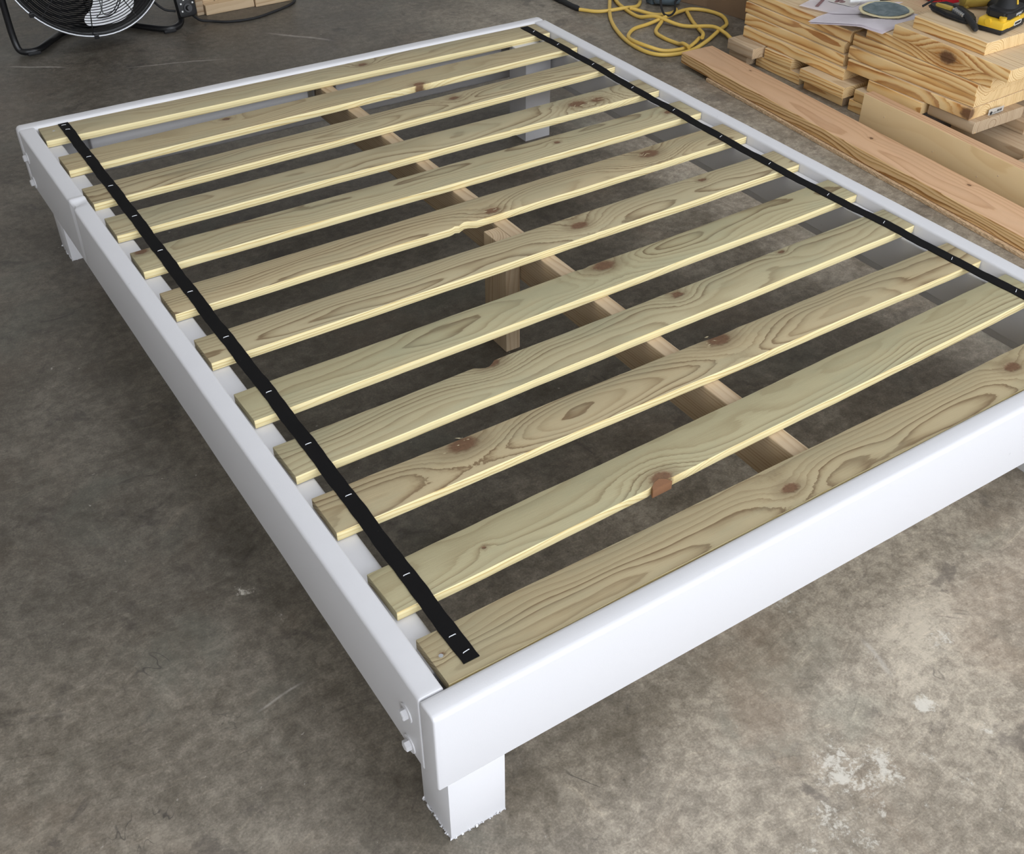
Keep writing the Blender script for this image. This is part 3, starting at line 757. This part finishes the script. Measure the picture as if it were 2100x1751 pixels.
# under the right end of the right stack
B(94.9, 104.0, 41.9, 48.5, 2.90, 4.35, 'greyed thick offcut with oval end grain under the tagged board', mats=('pine_grey', 'pine_grey', 'pine_grey'), seed=46, pith=(-1.2, -.2), cat='block', name='wood_block', r=0.35)
B(99.5, 109.0, 37.5, 48.0, 0.0, 1.45, 'shaded offcut on the floor below the thick greyed offcut', mats=('pine_grey', 'pine_grey', 'pine_end'), seed=47, cat='block', name='wood_block')
B(103.0, 110.5, 40.5, 52, 1.45, 2.90, 'shaded offcut set back in the gap beneath the right stack', mats=('pine_grey', 'pine_grey', 'pine_grey'), seed=48, cat='block', name='wood_block')
B(96.2, 101.2, 28.0, 36.5, 0.0, 1.45, 'flat offcut on the floor behind the upright board at the picture edge', mats=('pine_grey', 'pine_grey', 'pine_end'), seed=49, cat='block', name='wood_block')

def find_(): pass
def find(lbl):
    return next(o for o in SC.objects if o.get('label', '').startswith(lbl))
rb = find('lowest board of the right stack')
# paper tag stapled to the end grain
tx0, tx1, tz, ty = 97.9, 100.6, 4.45, 42.50
bm = bmesh.new(); rows = []
for k in range(9):
    t = k / 8; x = tx0 + (tx1 - tx0) * t; bow = -0.10 * math.sin(t * 3.0) - .05; zz = 0.05 * math.sin(t * 5)
    rows.append([bm.verts.new(Vector((x, ty + bow, tz + .62 + zz)) * S), bm.verts.new(Vector((x, ty + bow, tz - .62 + zz)) * S)])
for a, b in zip(rows[:-1], rows[1:]): bm.faces.new((a[0], b[0], b[1], a[1]))
q = bmesh.ops.solidify(bm, geom=bm.faces[:], thickness=0.02 * S)
tg = mobj('paper_tag', finish(bm), 'white', rb); tg['label'] = 'white paper lumber tag with small print'
def tagy(x): t = (x - tx0) / (tx1 - tx0); return ty - 0.10 * math.sin(t * 3.0) - .05 - 0.03
bm = bmesh.new()
def ink(x0, x1, z0, z1):
    y = min(tagy(x0), tagy(x1), tagy((x0 + x1) / 2)) - .01
    add_box(bm, x0, x1, y - .006, y, tz + z0, tz + z1)
for k in range(14):                                                   # bar code
    ink(99.25 + k * .065, 99.25 + k * .065 + random.choice((.02, .035, .045)), .12, .40)
add_box(bm, 98.12, 98.48, tagy(98.3) - .03, tagy(98.3) - .02, tz - .02, tz + .16)           # little house mark
for k in range(5): add_box(bm, 98.05 + k * .05, 98.55 - k * .05, tagy(98.3) - .03, tagy(98.3) - .02, tz + .16 + k * .04, tz + .20 + k * .04)
for row in range(3):
    x = 98.15
    while x < 100.3:
        l = random.uniform(.06, .2); ink(x, min(100.35, x + l), -.12 - row * .15, -.06 - row * .15); x += l + .06
for x in np.arange(98.65, 99.15, .09): ink(x, x + .05, .1, .17)
mobj('tag_print', finish(bm), 'ink_black', tg)
sp = mobj('splinter', tube(catmull([(96.6, 42.45, 4.3), (96.2, 42.2, 3.9), (95.4, 41.9, 2.95)], 4), [.06] * 9, 6), 'pine', find('greyed thick offcut'))

# upright board leaning between the stack and the long board
me = plank(62, 1.5, 4.3, r=0.06, n=2, top=0, side=1, cap=1)
o = mobj('upright_board', me, ['long_top', 'ply'], None, (91.15 - 1.1, 23.9, 2.16), (0, 0, math.radians(-90) - 0.045))
tag(o, 'smooth pale tan board standing on edge in front of the right stack', 'board'); grain(o, 8.2, (9, 1))
upb = o
for (lx, lz) in ((-27.2, .55), (-19.2, -.6), (-12.6, -.9), (-10.0, .3)):
    bm = bmesh.new(); add_cyl(bm, (0, 0, 0), (0, -1, 0), .09, .05, 12)
    p_ = mobj('nail_head', finish(bm, 40), 'crate', upb)
    p_.matrix_basis = Matrix.Translation(V3(lx, -0.76, lz))
# long 2x6 on a strip of strand board
me = plank(82, 5.2, 1.45, r=0.12, n=2, top=0, side=1, cap=1)
o = mobj('long_board', me, ['long_top', 'long_edge'], None, (85.1, 40.9, 0.50 + 0.735), (0, 0, math.radians(-90) - 0.057))
tag(o, 'long reddish brown board lying flat on the floor beside the bed', 'board'); grain(o, 4.7, (-0.8, -1.1), [(-31.2, 1.4, .16), (-8, .6, .22), (6, 1.5, .2)])
me = plank(80, 5.6, 0.46, r=0.03, n=2, top=0, side=0, cap=0)
o = mobj('strand_board_strip', me, 'osb', None, (84.70, 35.9, 0.24), (0, 0, math.radians(-90) - 0.0595))
tag(o, 'crumbly strand board strip lying on the floor under the long board', 'board')

# ------------------------------------------------------------------ papers, disc, marker on the left stack
def sheet(cx, cy, z, ang, w_, l_, label, bendc=0.0, name='paper_sheet', seed=0):
    bm = bmesh.new(); nx, ny = 12, 14; g = []
    r = np.random.default_rng(seed); ph = r.uniform(0, 6, 3)
    ca, sa = math.cos(ang), math.sin(ang)
    for i in range(nx + 1):
        row = []
        for j in range(ny + 1):
            u = (i / nx - .5) * w_; v = (j / ny - .5) * l_
            x = cx + u * ca - v * sa; y = cy + u * sa + v * ca
            zz = z + 0.02 * math.sin(u * .7 + ph[0]) + 0.02 * math.sin(v * .5 + ph[1])
            # rises over the step onto the right stack
            zz += 1.54 * min(1, max(0, (67.6 - y) / 7.4))
            zz -= 0.10 * max(0, 95.2 - x)
            row.append(bm.verts.new(Vector((x, y, zz)) * S))
        g.append(row)
    for i in range(nx):
        for j in range(ny): bm.faces.new((g[i][j], g[i + 1][j], g[i + 1][j + 1], g[i][j + 1]))
    bmesh.ops.solidify(bm, geom=bm.faces[:], thickness=0.025 * S)
    me = finish(bm, 60)
    return me
SH = [(97.6, 62.6, 8.76, 0.117), (97.6, 62.75, 8.82, 0.125), (97.8, 62.9, 8.88, 0.112), (97.75, 63.1, 8.94, 0.135), (101.1, 68.35, 9.02, 0.30)]
LABS = ['bottom sheet of the white paper stack, reaching furthest over the board edge', 'white sheet second from the bottom of the fanned papers', 'middle white sheet of the fanned papers on the lumber',
        'plain white sheet directly under the printed sheet', 'top white sheet printed with a brown bar and a dark sketch']
for i, (cx, cy, z, a) in enumerate(SH):
    o = mobj('paper_sheet', sheet(cx, cy, z, a, 8.2, 10.6, '', seed=0 if i < 4 else 4), 'papermat', None)
    tag(o, LABS[i], 'paper', 'paper sheets on the lumber stack')
top_sheet = o
def flat_poly(poly, z, th=0.012):
    return prism(poly, z, z + th)
def rect_on(cx, cy, w_, l_, a):
    ca, sa = math.cos(a), math.sin(a)
    return [(cx + u * ca - v * sa, cy + u * sa + v * ca) for u, v in ((-w_ / 2, -l_ / 2), (w_ / 2, -l_ / 2), (w_ / 2, l_ / 2), (-w_ / 2, l_ / 2))]
mobj('printed_bar', flat_poly(rect_on(98.6, 71.35, 3.2, .42, .5), 9.075), 'ink', top_sheet)
mobj('printed_picture', flat_poly(rect_on(102.6, 70.2, 4.4, 3.6, .3), 9.072), 'inkpale', top_sheet)
bm = bmesh.new()
for (x, y, a, b) in ((100.75, 70.45, .42, .26), (101.3, 70.0, .5, .3), (101.6, 70.55, .45, .25), (101.15, 70.75, .35, .2)):
    ring = [bm.verts.new(Vector((x + a * math.cos(t), y + b * math.sin(t), 9.10)) * S) for t in np.linspace(0, 6.28, 14, endpoint=False)]
    bm.faces.new(ring)
mobj('printed_sketch', finish(bm), 'ink', top_sheet)

def wobbly_disc(cx, cy, z0, rad, th, seed, amp, tilt, curl=0.0):
    r = np.random.default_rng(seed); bm = bmesh.new(); n = 72; nr = 8
    ph = r.uniform(0, 6.28, 8); rr_ = []
    for k in range(n):
        a = 2 * math.pi * k / n
        rr_.append(rad * (1 + amp * sum(math.sin(a * f + ph[i]) / (1 + i * .4) for i, f in enumerate((3, 5, 8, 13, 19, 27)))))
    layers = []
    for top in (1, 0):
        c = bm.verts.new(Vector((cx, cy, z0 + (th if top else 0))) * S); rings = []
        for j in range(1, nr + 1):
            ring = []
            for k in range(n):
                a = 2 * math.pi * k / n; q = j / nr; x = rr_[k] * q * math.cos(a); y = rr_[k] * q * math.sin(a)
                z = z0 + (th if top else 0) - y * tilt + curl * q ** 3 * (1 + .5 * math.sin(a * 3 + ph[0]))
                ring.append(bm.verts.new(Vector((cx + x, cy + y, z)) * S))
            rings.append(ring)
        layers.append((c, rings))
    for (c, rings) in layers:
        for k in range(n):
            bm.faces.new((c, rings[0][k], rings[0][(k + 1) % n]))
            for j in range(nr - 1): bm.faces.new((rings[j][k], rings[j + 1][k], rings[j + 1][(k + 1) % n], rings[j][(k + 1) % n]))
    A, Bq = layers[0][1][-1], layers[1][1][-1]
    for k in range(n): bm.faces.new((A[k], A[(k + 1) % n], Bq[(k + 1) % n], Bq[k]))
    return finish(bm, 40)
dsc = thing('sanding_disc', (100.1, 61.9, 10.3), 'worn blue grey sanding disc with a torn cream rim lying on the papers', 'disc')
mobj('backing', wobbly_disc(100.1, 61.9, 10.45, 3.3, .10, 5, .022, .04, .10), 'discrim', dsc)
mobj('abrasive_face', wobbly_disc(100.15, 61.9, 10.56, 2.82, .05, 9, .016, .04, .10), 'disc', dsc)

mk = thing('marker_pen', (103.8, 67.5, 9.1), 'white marker pen with a black cap lying on the papers', 'pen')
def P3(x, y, z): return (x, y, z)
mobj('barrel', tube([(101.0, 68.55, 9.62), (101.15, 68.5, 9.62), (105.0, 67.15, 9.62)], [.17, .23, .25], 14), 'white', mk)
mobj('cap', tube([(105.0, 67.15, 9.62), (105.1, 67.12, 9.62), (106.9, 66.48, 9.62), (107.0, 66.45, 9.62)], [.25, .29, .27, .2], 14), 'blackplastic', mk)

# ------------------------------------------------------------------ power tools on the top board
ZB = 11.60
E_ = __import__('mathutils').Euler
dr = thing('cordless_drill', (104.5, 48.4, ZB), 'yellow and black cordless drill standing on its battery on the topmost board', 'drill', rot=(0, 0, 0.18))
def loc(parent, name, me, mat):
    o = bpy.data.objects.new(name, me); COL.objects.link(o)
    for m_ in (mat if isinstance(mat, list) else [mat]): me.materials.append(M[m_])
    o.parent = parent; return o
bt = loc(dr, 'battery', boxes([(-2.8, 2.8, -1.55, 1.55, .42, 1.42)], bev=.22, smooth=40), 'yellow')
loc(bt, 'battery_base', boxes([(-2.7, 2.7, -1.48, 1.48, .02, .5), (-2.83, -1.3, -1.58, 1.58, .2, .62), (1.5, 2.84, -1.58, 1.58, .3, 1.0)], bev=.12, smooth=40), 'blackplastic')
bm = bmesh.new(); add_cyl(bm, (-2.1, -1.0, 1.35), (0, 0, 1), .42, .45, 18); add_cyl(bm, (-2.55, 0.3, 1.2), (-1, 0, 0), .35, .4, 18)
loc(bt, 'release_button', finish(bm, 40), 'yellow')
bm = bmesh.new(); add_box(bm, -.1, 1.5, -1.62, -1.55, .55, .62); add_box(bm, -.1, 1.5, -1.62, -1.55, .93, 1.0); add_box(bm, 1.43, 1.5, -1.62, -1.55, .55, 1.0); add_box(bm, -.1, -.03, -1.62, -1.55, .55, 1.0)
loc(bt, 'label_frame', finish(bm), 'white')
loc(bt, 'label_plate', boxes([(0, 1.4, -1.585, -1.55, .63, .92)]), 'blackplastic')
ft = loc(dr, 'foot', prism([(-1.9, -1.1), (-1.2, -1.62), (2.2, -1.5), (2.75, -.9), (2.75, 1.1), (2.0, 1.5), (-1.4, 1.5), (-1.9, 1.0)], 1.38, 2.35, bev=.22, smooth=40), 'rubber')
loc(dr, 'grip', tube([(0.2, 0, 2.1), (0.15, 0, 2.7), (-.05, 0, 3.8), (-.25, 0, 5.0), (-.4, 0, 6.2), (-.45, 0, 7.2)], [1.35, 1.1, .78, .72, .80, 1.0], 18), 'rubber')
loc(dr, 'grip_stripe', tube(catmull([(-1.05, -.60, 4.6), (-.2, -.95, 4.35), (.28, -.92, 3.9), (.38, -.98, 3.3), (.30, -1.18, 2.75)], 5), .11, 8), 'yellow')
loc(dr, 'trigger', boxes([(-1.3, -.7, -.35, .35, 5.2, 6.5)], bev=.15, smooth=40), 'blackplastic')
loc(dr, 'motor_housing', tube([(2.2, 0, 7.8), (2.0, 0, 7.8), (-.6, 0, 7.8), (-2.2, 0, 7.8), (-2.4, 0, 7.8)], [.8, 1.35, 1.4, 1.15, .7], 20), 'yellow')
loc(dr, 'chuck', tube([(-2.3, 0, 7.8), (-2.8, 0, 7.8), (-3.6, 0, 7.8), (-4.1, 0, 7.8)], [.75, .8, .72, .35], 18), 'black')
bk = loc(dr, 'belt_hook', tube(catmull([(1.5, 1.0, 2.3), (2.6, 1.3, 2.5), (3.0, 1.5, 3.2), (2.3, 1.5, 3.6), (2.9, 1.6, 4.3)], 5), .22, 8), 'yellow_dull')
for txt, x, z, sz in (('DEWALT', -.30, 1.72, .38), ('20V', .6, 1.46, .17)):
    fc = bpy.data.curves.new('lettering', 'FONT'); fc.body = txt; fc.size = sz * S; fc.extrude = 0.01 * S
    tmp = bpy.data.objects.new('text', fc); COL.objects.link(tmp)
    me_ = bpy.data.meshes.new_from_object(tmp.evaluated_get(bpy.context.evaluated_depsgraph_get()))
    bpy.data.objects.remove(tmp); bpy.data.curves.remove(fc); me_.materials.clear(); me_.materials.append(M['white'])
    fo = bpy.data.objects.new('lettering', me_); COL.objects.link(fo); fo.parent = ft
    fo.matrix_basis = Matrix.LocRotScale(V3(x, -1.62 + (x + 1.2) * .035 - .02, z), E_((math.radians(90), 0, 0.035)), None)

cl_ = thing('trigger_clamp', (102.3, 53.0, ZB), 'black clamp with yellow trigger lying left of the cordless drill', 'clamp')
mobj('clamp_body', prism([(101.9, 56.5), (102.7, 57.4), (104.9, 56.6), (105.2, 54.2), (104.1, 51.6), (102.5, 50.2), (101.5, 51.2), (101.35, 53.8)], ZB + .02, ZB + .62, bev=.25, smooth=40), 'blackplastic', cl_)
mobj('bar', tube([(102.0, 57.6, ZB + .2), (103.6, 57.4, ZB + .75), (106.0, 56.0, ZB + .9)], .14, 8), 'black', cl_)
mobj('handle', tube(catmull([(103.6, 54.4, ZB + .75), (102.4, 51.8, ZB + .75), (101.1, 49.6, ZB + .55), (100.3, 48.5, ZB + .42)], 6), [.30] * 3 + [.38] * 12 + [.36, .34, .32, .22], 12), 'rubber', cl_)
mobj('trigger', prism([(102.2, 56.0), (102.6, 56.3), (103.0, 55.2), (103.1, 54.0), (102.4, 53.8), (102.3, 54.7)], ZB + .55, ZB + .95, bev=.1, smooth=40), 'yellow_dull', cl_)
bm = bmesh.new()
for k in range(6):
    x = 102.75 - k * .12; y = 53.6 - k * .36; add_box(bm, x - .38, x + .38, y - .13, y + .13, ZB + .6, ZB + .98, bev=.05)
mobj('ratchet', finish(bm, 40), 'steel', cl_)
yt = thing('impact_driver', (107.6, 54.0, ZB), 'dull yellow power tool lying behind the clamp at the upper edge', 'tool')
mobj('housing', tube(catmull([(105.4, 55.4, ZB + 1.3), (106.4, 54.8, ZB + 1.35), (108.0, 53.7, ZB + 1.5), (109.8, 52.6, ZB + 1.6), (110.6, 52.1, ZB + 1.6)], 4), [.7] + [1.15] * 3 + [1.3] * 9 + [1.25, 1.1, .9, .6], 18), 'yellow_dull', yt)
mobj('base', boxes([(105.6, 107.2, 54.4, 55.6, ZB + .02, ZB + .5)], bev=.15, smooth=40), 'yellow_dull', yt)
mobj('handle', tube([(108.4, 53.4, ZB + 1.0), (107.6, 52.2, ZB + .8), (107.0, 50.9, ZB + .62)], [.75, .65, .6], 14), 'rubber', yt)
for t_ in (dr, cl_, yt): t_.location += V3(-3.69, -2.43, 1.45)
yt.location += V3(.35, 0, 0)
tag(mobj('tool_case', boxes([(114.5, 130, 40, 58, .02, 15)], bev=.5, smooth=40), 'blackplastic'), 'black tool case standing behind the lumber stacks in the upper corner', 'case')
rb_ = thing('red_bin', (114.5, 64.5, 8.7), 'small red bin on the far end of the top lumber board', 'bin')
mobj('bin_body', prism([(111.7, 62.6), (116.5, 62.0), (117.0, 66.0), (112.2, 66.6)], 8.74, 12.0, bev=.2, smooth=40), 'red', rb_)
mobj('bin_rim', prism([(111.4, 62.3), (116.8, 61.7), (117.3, 66.3), (111.9, 66.9)], 12.0, 12.35, bev=.1, smooth=40), 'red', rb_)

# ------------------------------------------------------------------ things on the floor behind the bed
ec = thing('extension_cord', (93, 95, 0), 'yellow extension cord lying in loose loops beside the lumber stack', 'cord')
def cord(pts, rad=.28, mat='yellowcord', name='cord_loop', parent=None):
    return mobj(name, tube(catmull(pts, 8), rad, 8), mat, parent)
cord([(85.9, 107.3, .3), (88.0, 104.9, .3), (91.7, 103.7, .5), (94.5, 103.9, .3), (97.2, 107.0, .3), (99, 112, .3), (102, 118, .3)], parent=ec)
cord([(97, 114, .3), (92.5, 108.4, .3), (87.4, 101.3, .3), (84.5, 94.8, .3), (83.6, 89.7, .3), (84.3, 86.6, .3), (86.6, 85.2, .3), (89.7, 85.2, .3), (93.6, 86.7, .3), (97.7, 88.7, .5), (100.7, 90.5, .3), (102.4, 93.4, .3), (102.2, 96.0, .3), (101.0, 97.9, .3), (99.0, 98.3, .4), (94.6, 96.7, .8), (90.9, 96.7, .3), (87.8, 96.2, .3), (85.3, 94.3, .3), (84.0, 91.5, .75), (84.5, 88.6, .7), (86.2, 86.9, .3), (89.4, 86.2, .3), (91.5, 87.0, .3), (93.5, 88.2, .3)], parent=ec)
cord([(96, 113, .3), (93.1, 107.6, .3), (92.0, 104.0, .3), (91.6, 99.9, .3), (92.7, 97.2, .9), (94.5, 93.2, .4), (97.0, 89.5, .9), (97.4, 87.2, .6), (97.2, 85.0, .3), (99.2, 84.2, .3)], parent=ec)
cord([(92.1, 102.7, .7), (94.1, 99.6, .3), (96.1, 98.6, .3), (97.9, 98.9, .3), (98.4, 99.5, .3)], parent=ec)
cord([(99.1, 97.7, .3), (97.1, 94.0, .3), (95.7, 90.7, .3), (94.2, 88.3, .75), (93.2, 87.3, .7)], parent=ec)
cord([(92.8, 96.0, .5), (89.9, 93.7, .3), (89.2, 91.1, .3), (89.5, 88.2, .3), (89.2, 86.7, .8), (89.0, 85.2, .8)], parent=ec)
pl_ = mobj('plug', tube(catmull([(85.95, 107.25, .3), (85.8, 109.4, .35), (85.8, 112.0, .4), (85.9, 114.2, .45)], 5), [.27, .42, .45, .42, .4, .4, .4, .4, .4, .42, .5, .55, .55, .55, .55, .5], 12), 'rubber', ec)

pt = thing('router', (99, 102, 0), 'blue grey corded power tool lying behind the yellow cord loops', 'tool')
mobj('tool_body', tube([(97.2, 103.6, 1.5), (97.5, 103.4, 1.5), (99.5, 101.9, 1.5), (100.4, 101.2, 1.5), (100.6, 101.05, 1.5)], [.9, 1.3, 1.45, 1.2, .7], 18), 'bluegrey', pt)
mobj('tool_handle', tube(catmull([(97.3, 103.5, 1.45), (95.8, 105.0, 1.35), (94.7, 106.6, 1.2)], 5), .55, 10), 'blackplastic', pt)
mobj('tool_base', boxes([(97.0, 98.8, 103.6, 105.2, .02, 1.6)], bev=.2, smooth=40), 'bluegrey', pt)
mobj('power_cord', tube(catmull([(100.5, 103.5, 2.2), (98.0, 101.5, 3.4), (95.6, 99.9, 2.2), (94.2, 97.4, 1.1), (94.6, 96.3, 1.0), (96.6, 97.6, 1.0), (98.6, 100.0, 1.2), (100.2, 100.7, 1.5)], 7), .16, 8), 'rubber', pt)
cbx = thing('cardboard_box', (108, 96, 0), 'brown cardboard box standing behind the left lumber stack', 'box')
mobj('box_wall', prism([(100.3, 105.5), (103.5, 98.4), (105.0, 87.5), (119, 89.5), (117, 107)], .02, 15, bev=.08), 'card', cbx)
mobj('box_tape', prism([(104.38, 91.6), (104.60, 90.0), (104.68, 90.01), (104.46, 91.6)], .1, 14.9), 'card', cbx)

# floor fan
fan = thing('floor_fan', (21, 135, 0), 'black drum fan with white blades on a bent tube stand, far left corner', 'fan')
FC = Vector((21.12, 134.07, 12.1)); ft_ = 0.425; fy = -0.008
fa = Vector((math.cos(fy), math.sin(fy), 0)); fn0 = Vector((-math.sin(fy), math.cos(fy), 0))
fb = Vector((0, 0, 1)) * math.cos(ft_) + fn0 * math.sin(ft_); fn = fa.cross(fb)
def F(u, v, w_=0.0): q = FC + fa * u + fb * v + fn * w_; return (q.x, q.y, q.z)
def circ(r, w_, n=72): return [F(r * math.cos(t), r * math.sin(t), w_) for t in np.linspace(0, 2 * math.pi, n, endpoint=False)]
mobj('stand', tube(catmull([(10.0, 134.2, 12.1), (9.95, 134.6, 9), (9.95, 134.8, 5.4), (10.0, 134.7, 2.4), (10.25, 134.2, .75), (11.2, 133.6, .48), (12.6, 133.7, .48), (14.8, 136.0, .48), (17.0, 138.3, .48), (19.5, 139.4, .48), (23.0, 139.2, .48), (26.2, 136.8, .48), (28.2, 134.2, .48), (29.9, 132.3, .48), (31.3, 131.9, .48), (32.7, 132.9, .7), (33.1, 133.6, 2.0), (33.0, 134.1, 4.5), (32.6, 134.2, 9), (32.3, 134.1, 12.1)], 7), .46, 10), 'black', fan)
for q in ((11.9, 133.5), (30.6, 131.9)):
    mobj('rubber_foot', boxes([(q[0] - .9, q[0] + .9, q[1] - .55, q[1] + .5, .01, .55)], bev=.2, smooth=40), 'rubber', fan)
bm = bmesh.new()
ro = [[bm.verts.new(Vector(p_) * S) for p_ in circ(r, w_, 72)] for r, w_ in ((10.9, .3), (9.3, -6.6), (9.1, -6.6), (10.6, .3))]
for i in range(4):
    A, Bq = ro[i], ro[(i + 1) % 4]
    for k in range(72): bm.faces.new((A[k], A[(k + 1) % 72], Bq[(k + 1) % 72], Bq[k]))
mobj('housing', finish(bm, 40), 'black', fan)
mobj('guard_rim', tube(circ(11.0, .25), .14, 8, closed=True), 'rim', fan)
gl = mobj('rim_clip', boxes([(-.3, .3, -.25, .25, -.3, .3)], bev=.08), 'black', fan); gl.matrix_basis = world_of(fan).inverted() @ Matrix.Translation(Vector(F(-1.3, -10.95, .3)) * S)
gl2 = mobj('rim_clip', boxes([(-.3, .3, -.25, .25, -.3, .3)], bev=.08), 'black', fan); gl2.matrix_basis = world_of(fan).inverted() @ Matrix.Translation(Vector(F(-8.6, -6.85, .3)) * S)
def dome(r): return 0.35 + 1.5 * (1 - (r / 11.0) ** 2)
bm = bmesh.new()
for r in np.arange(2.6, 10.95, .34): add_tube(bm, circ(r, dome(r), 56), .058, 4, closed=True)
for k in range(10):
    t = 2 * math.pi * (k + .25) / 10
    add_tube(bm, [F(r * math.cos(t), r * math.sin(t), dome(r) - .08) for r in np.linspace(2.2, 11, 7)], .08, 4)
for pts in ([(0.35, -6.4), (0.22, -7.94), (-0.63, -8.69), (0.86, -8.82), (2.12, -8.27), (3.14, -7.03), (3.3, -6.2)], [(0.86, -6.3), (0.36, -7.71), (0.41, -8.36), (0.96, -8.52), (1.9, -8.1), (2.82, -6.98), (2.9, -6.2)]):
    add_tube(bm, [F(q[0], q[1], dome(math.hypot(q[0], q[1])) + .08) for q in catmull([np.array(p_) for p_ in pts], 5)], .07, 5)
g_ = mobj('front_grille', finish(bm), 'black', fan); g_['kind'] = 'stuff'
bm = bmesh.new()
for r in np.arange(2.4, 9.2, .27): add_tube(bm, circ(r, -6.6 - .8 * (1 - (r / 11) ** 2), 48), .105, 4, closed=True)
for k in range(12):
    t = 2 * math.pi * k / 12; add_tube(bm, [F(r * math.cos(t), r * math.sin(t), -6.6 - .8 * (1 - (r / 11) ** 2)) for r in np.linspace(2, 9.2, 6)], .09, 4)
g2 = mobj('rear_grille', finish(bm), 'black', fan); g2['kind'] = 'stuff'
bm = bmesh.new(); add_tube(bm, [F(0, 0, -8.2), F(0, 0, -8.0), F(0, 0, -3.2), F(0, 0, -3.0)], [2.2, 3.0, 3.0, 1.2], 24); mobj('motor', finish(bm, 40), 'black', fan)
bm = bmesh.new(); add_tube(bm, [F(0, 0, -3.0), F(0, 0, -.6), F(0, 0, -.4)], [1.5, 1.5, .9], 24); mobj('blade_hub', finish(bm, 40), 'silver', fan)
bm = bmesh.new(); add_tube(bm, [F(0, 0, 1.75), F(0, 0, 2.0), F(0, 0, 2.05)], [2.6, 2.5, 1.8], 28); mobj('badge_plate', finish(bm, 40), 'black', fan)
blade = [(0.9, -1.2), (0.35, -4.5), (0.25, -6.05), (-0.38, -7.11), (-1.37, -7.85), (-1.66, -8.51), (-1.22, -9.18), (0.4, -9.4), (2.44, -9.43), (3.82, -9.02), (4.94, -8.15), (5.49, -6.93), (5.5, -5.0), (4.2, -2.6), (2.0, -.9)]
for k in range(3):
    t = 2 * math.pi * k / 3; bm = bmesh.new()
    sm = catmull([np.array(q) for q in blade], 4, closed=True)
    def bp(q, o_):
        r_ = math.hypot(*q); w_ = -2.0 + (q[0] - 2) * .16 * (r_ / 9) + o_
        return F(q[0] * math.cos(t) - q[1] * math.sin(t), q[0] * math.sin(t) + q[1] * math.cos(t), w_)
    A = [bm.verts.new(Vector(bp(q, .05)) * S) for q in sm]; Bq = [bm.verts.new(Vector(bp(q, -.05)) * S) for q in sm]
    bm.faces.new(A); bm.faces.new(Bq[::-1])
    for i in range(len(A)): bm.faces.new((A[i], A[(i + 1) % len(A)], Bq[(i + 1) % len(A)], Bq[i]))
    mobj('fan_blade', finish(bm), 'silver', fan)
cbm = boxes([(-1.45, 1.45, -.7, .7, -2.0, 3.0)], bev=.55, smooth=40)
cbo = mobj('control_box', cbm, 'blackplastic', fan, (33.7, 132.6, 3.5), (math.radians(-14), 0, 0.10))
bm = bmesh.new(); add_cyl(bm, (0, -.68, -.75), (0, -1, 0), .62, .2, 22); add_cyl(bm, (0, -.85, -.75), (0, -1, 0), .38, .5, 18, .3)
k_ = bpy.data.objects.new('knob', finish(bm, 40)); COL.objects.link(k_); k_.parent = cbo; k_.data.materials.append(M['black'])
for a in (205, 150, 110, 65, 25):
    x = 1.0 * math.cos(math.radians(a)); z = -.75 + 1.1 * math.sin(math.radians(a)) + .12
    k2_ = bpy.data.objects.new('dial_mark', boxes([(x - .11, x + .11, -.73, -.70, z - .11, z + .11)])); COL.objects.link(k2_); k2_.parent = cbo; k2_.data.materials.append(M['white'])
mobj('power_cord', tube(catmull([(34.4, 132.4, 1.7), (35.6, 132.6, .6), (37.1, 132.6, .2), (39.25, 130.9, .2), (42.85, 130.3, .2), (46.5, 131.4, .2), (49.7, 132.9, .2), (51.5, 134.9, .2), (52.2, 139, .2), (51, 146, .2)], 8), .19, 8), 'rubber', fan)
mobj('motor_cord', tube(catmull([(28.5, 136.5, 9.0), (29.2, 134.6, 5.0), (30.6, 133.2, 3.0), (32.3, 132.9, 2.4)], 6), .17, 8), 'rubber', fan)

cr = thing('wooden_crate', (44, 140, 0), 'pale pine crate on the floor beside the fan control box', 'crate')
def crate_plank(x0, x1, y0, y1, z0, z1, mat='crate', sd=1):
    me = boxes([(x0 - (x0 + x1) / 2, x1 - (x0 + x1) / 2, y0 - (y0 + y1) / 2, y1 - (y0 + y1) / 2, z0 - (z0 + z1) / 2, z1 - (z0 + z1) / 2)], bev=.05)
    o = mobj('plank', me, mat, cr, ((x0 + x1) / 2, (y0 + y1) / 2, (z0 + z1) / 2)); grain(o, sd, (2.0, .6)); return o
crate_plank(37.6, 45.2, 135.6, 137.0, .02, 1.45, sd=1)
crate_plank(45.3, 51.2, 135.2, 137.2, .02, 3.2, sd=2)
for i in range(4): crate_plank(37.8 + i * 1.85, 39.55 + i * 1.85, 137.1, 138.3, .02, 6.0, sd=3 + i)
crate_plank(36.4, 37.5, 136.2, 146.0, .02, 6.0, mat='pine_grey', sd=8)  # left side of the crate, its shade put into a darker wood colour
crate_plank(37.6, 51.2, 144.8, 146.0, .02, 6.0, sd=9)
crate_plank(50.1, 51.2, 137.3, 144.7, .02, 6.0, sd=10)
crate_plank(37.6, 50.0, 138.4, 144.7, .02, .9, sd=11)
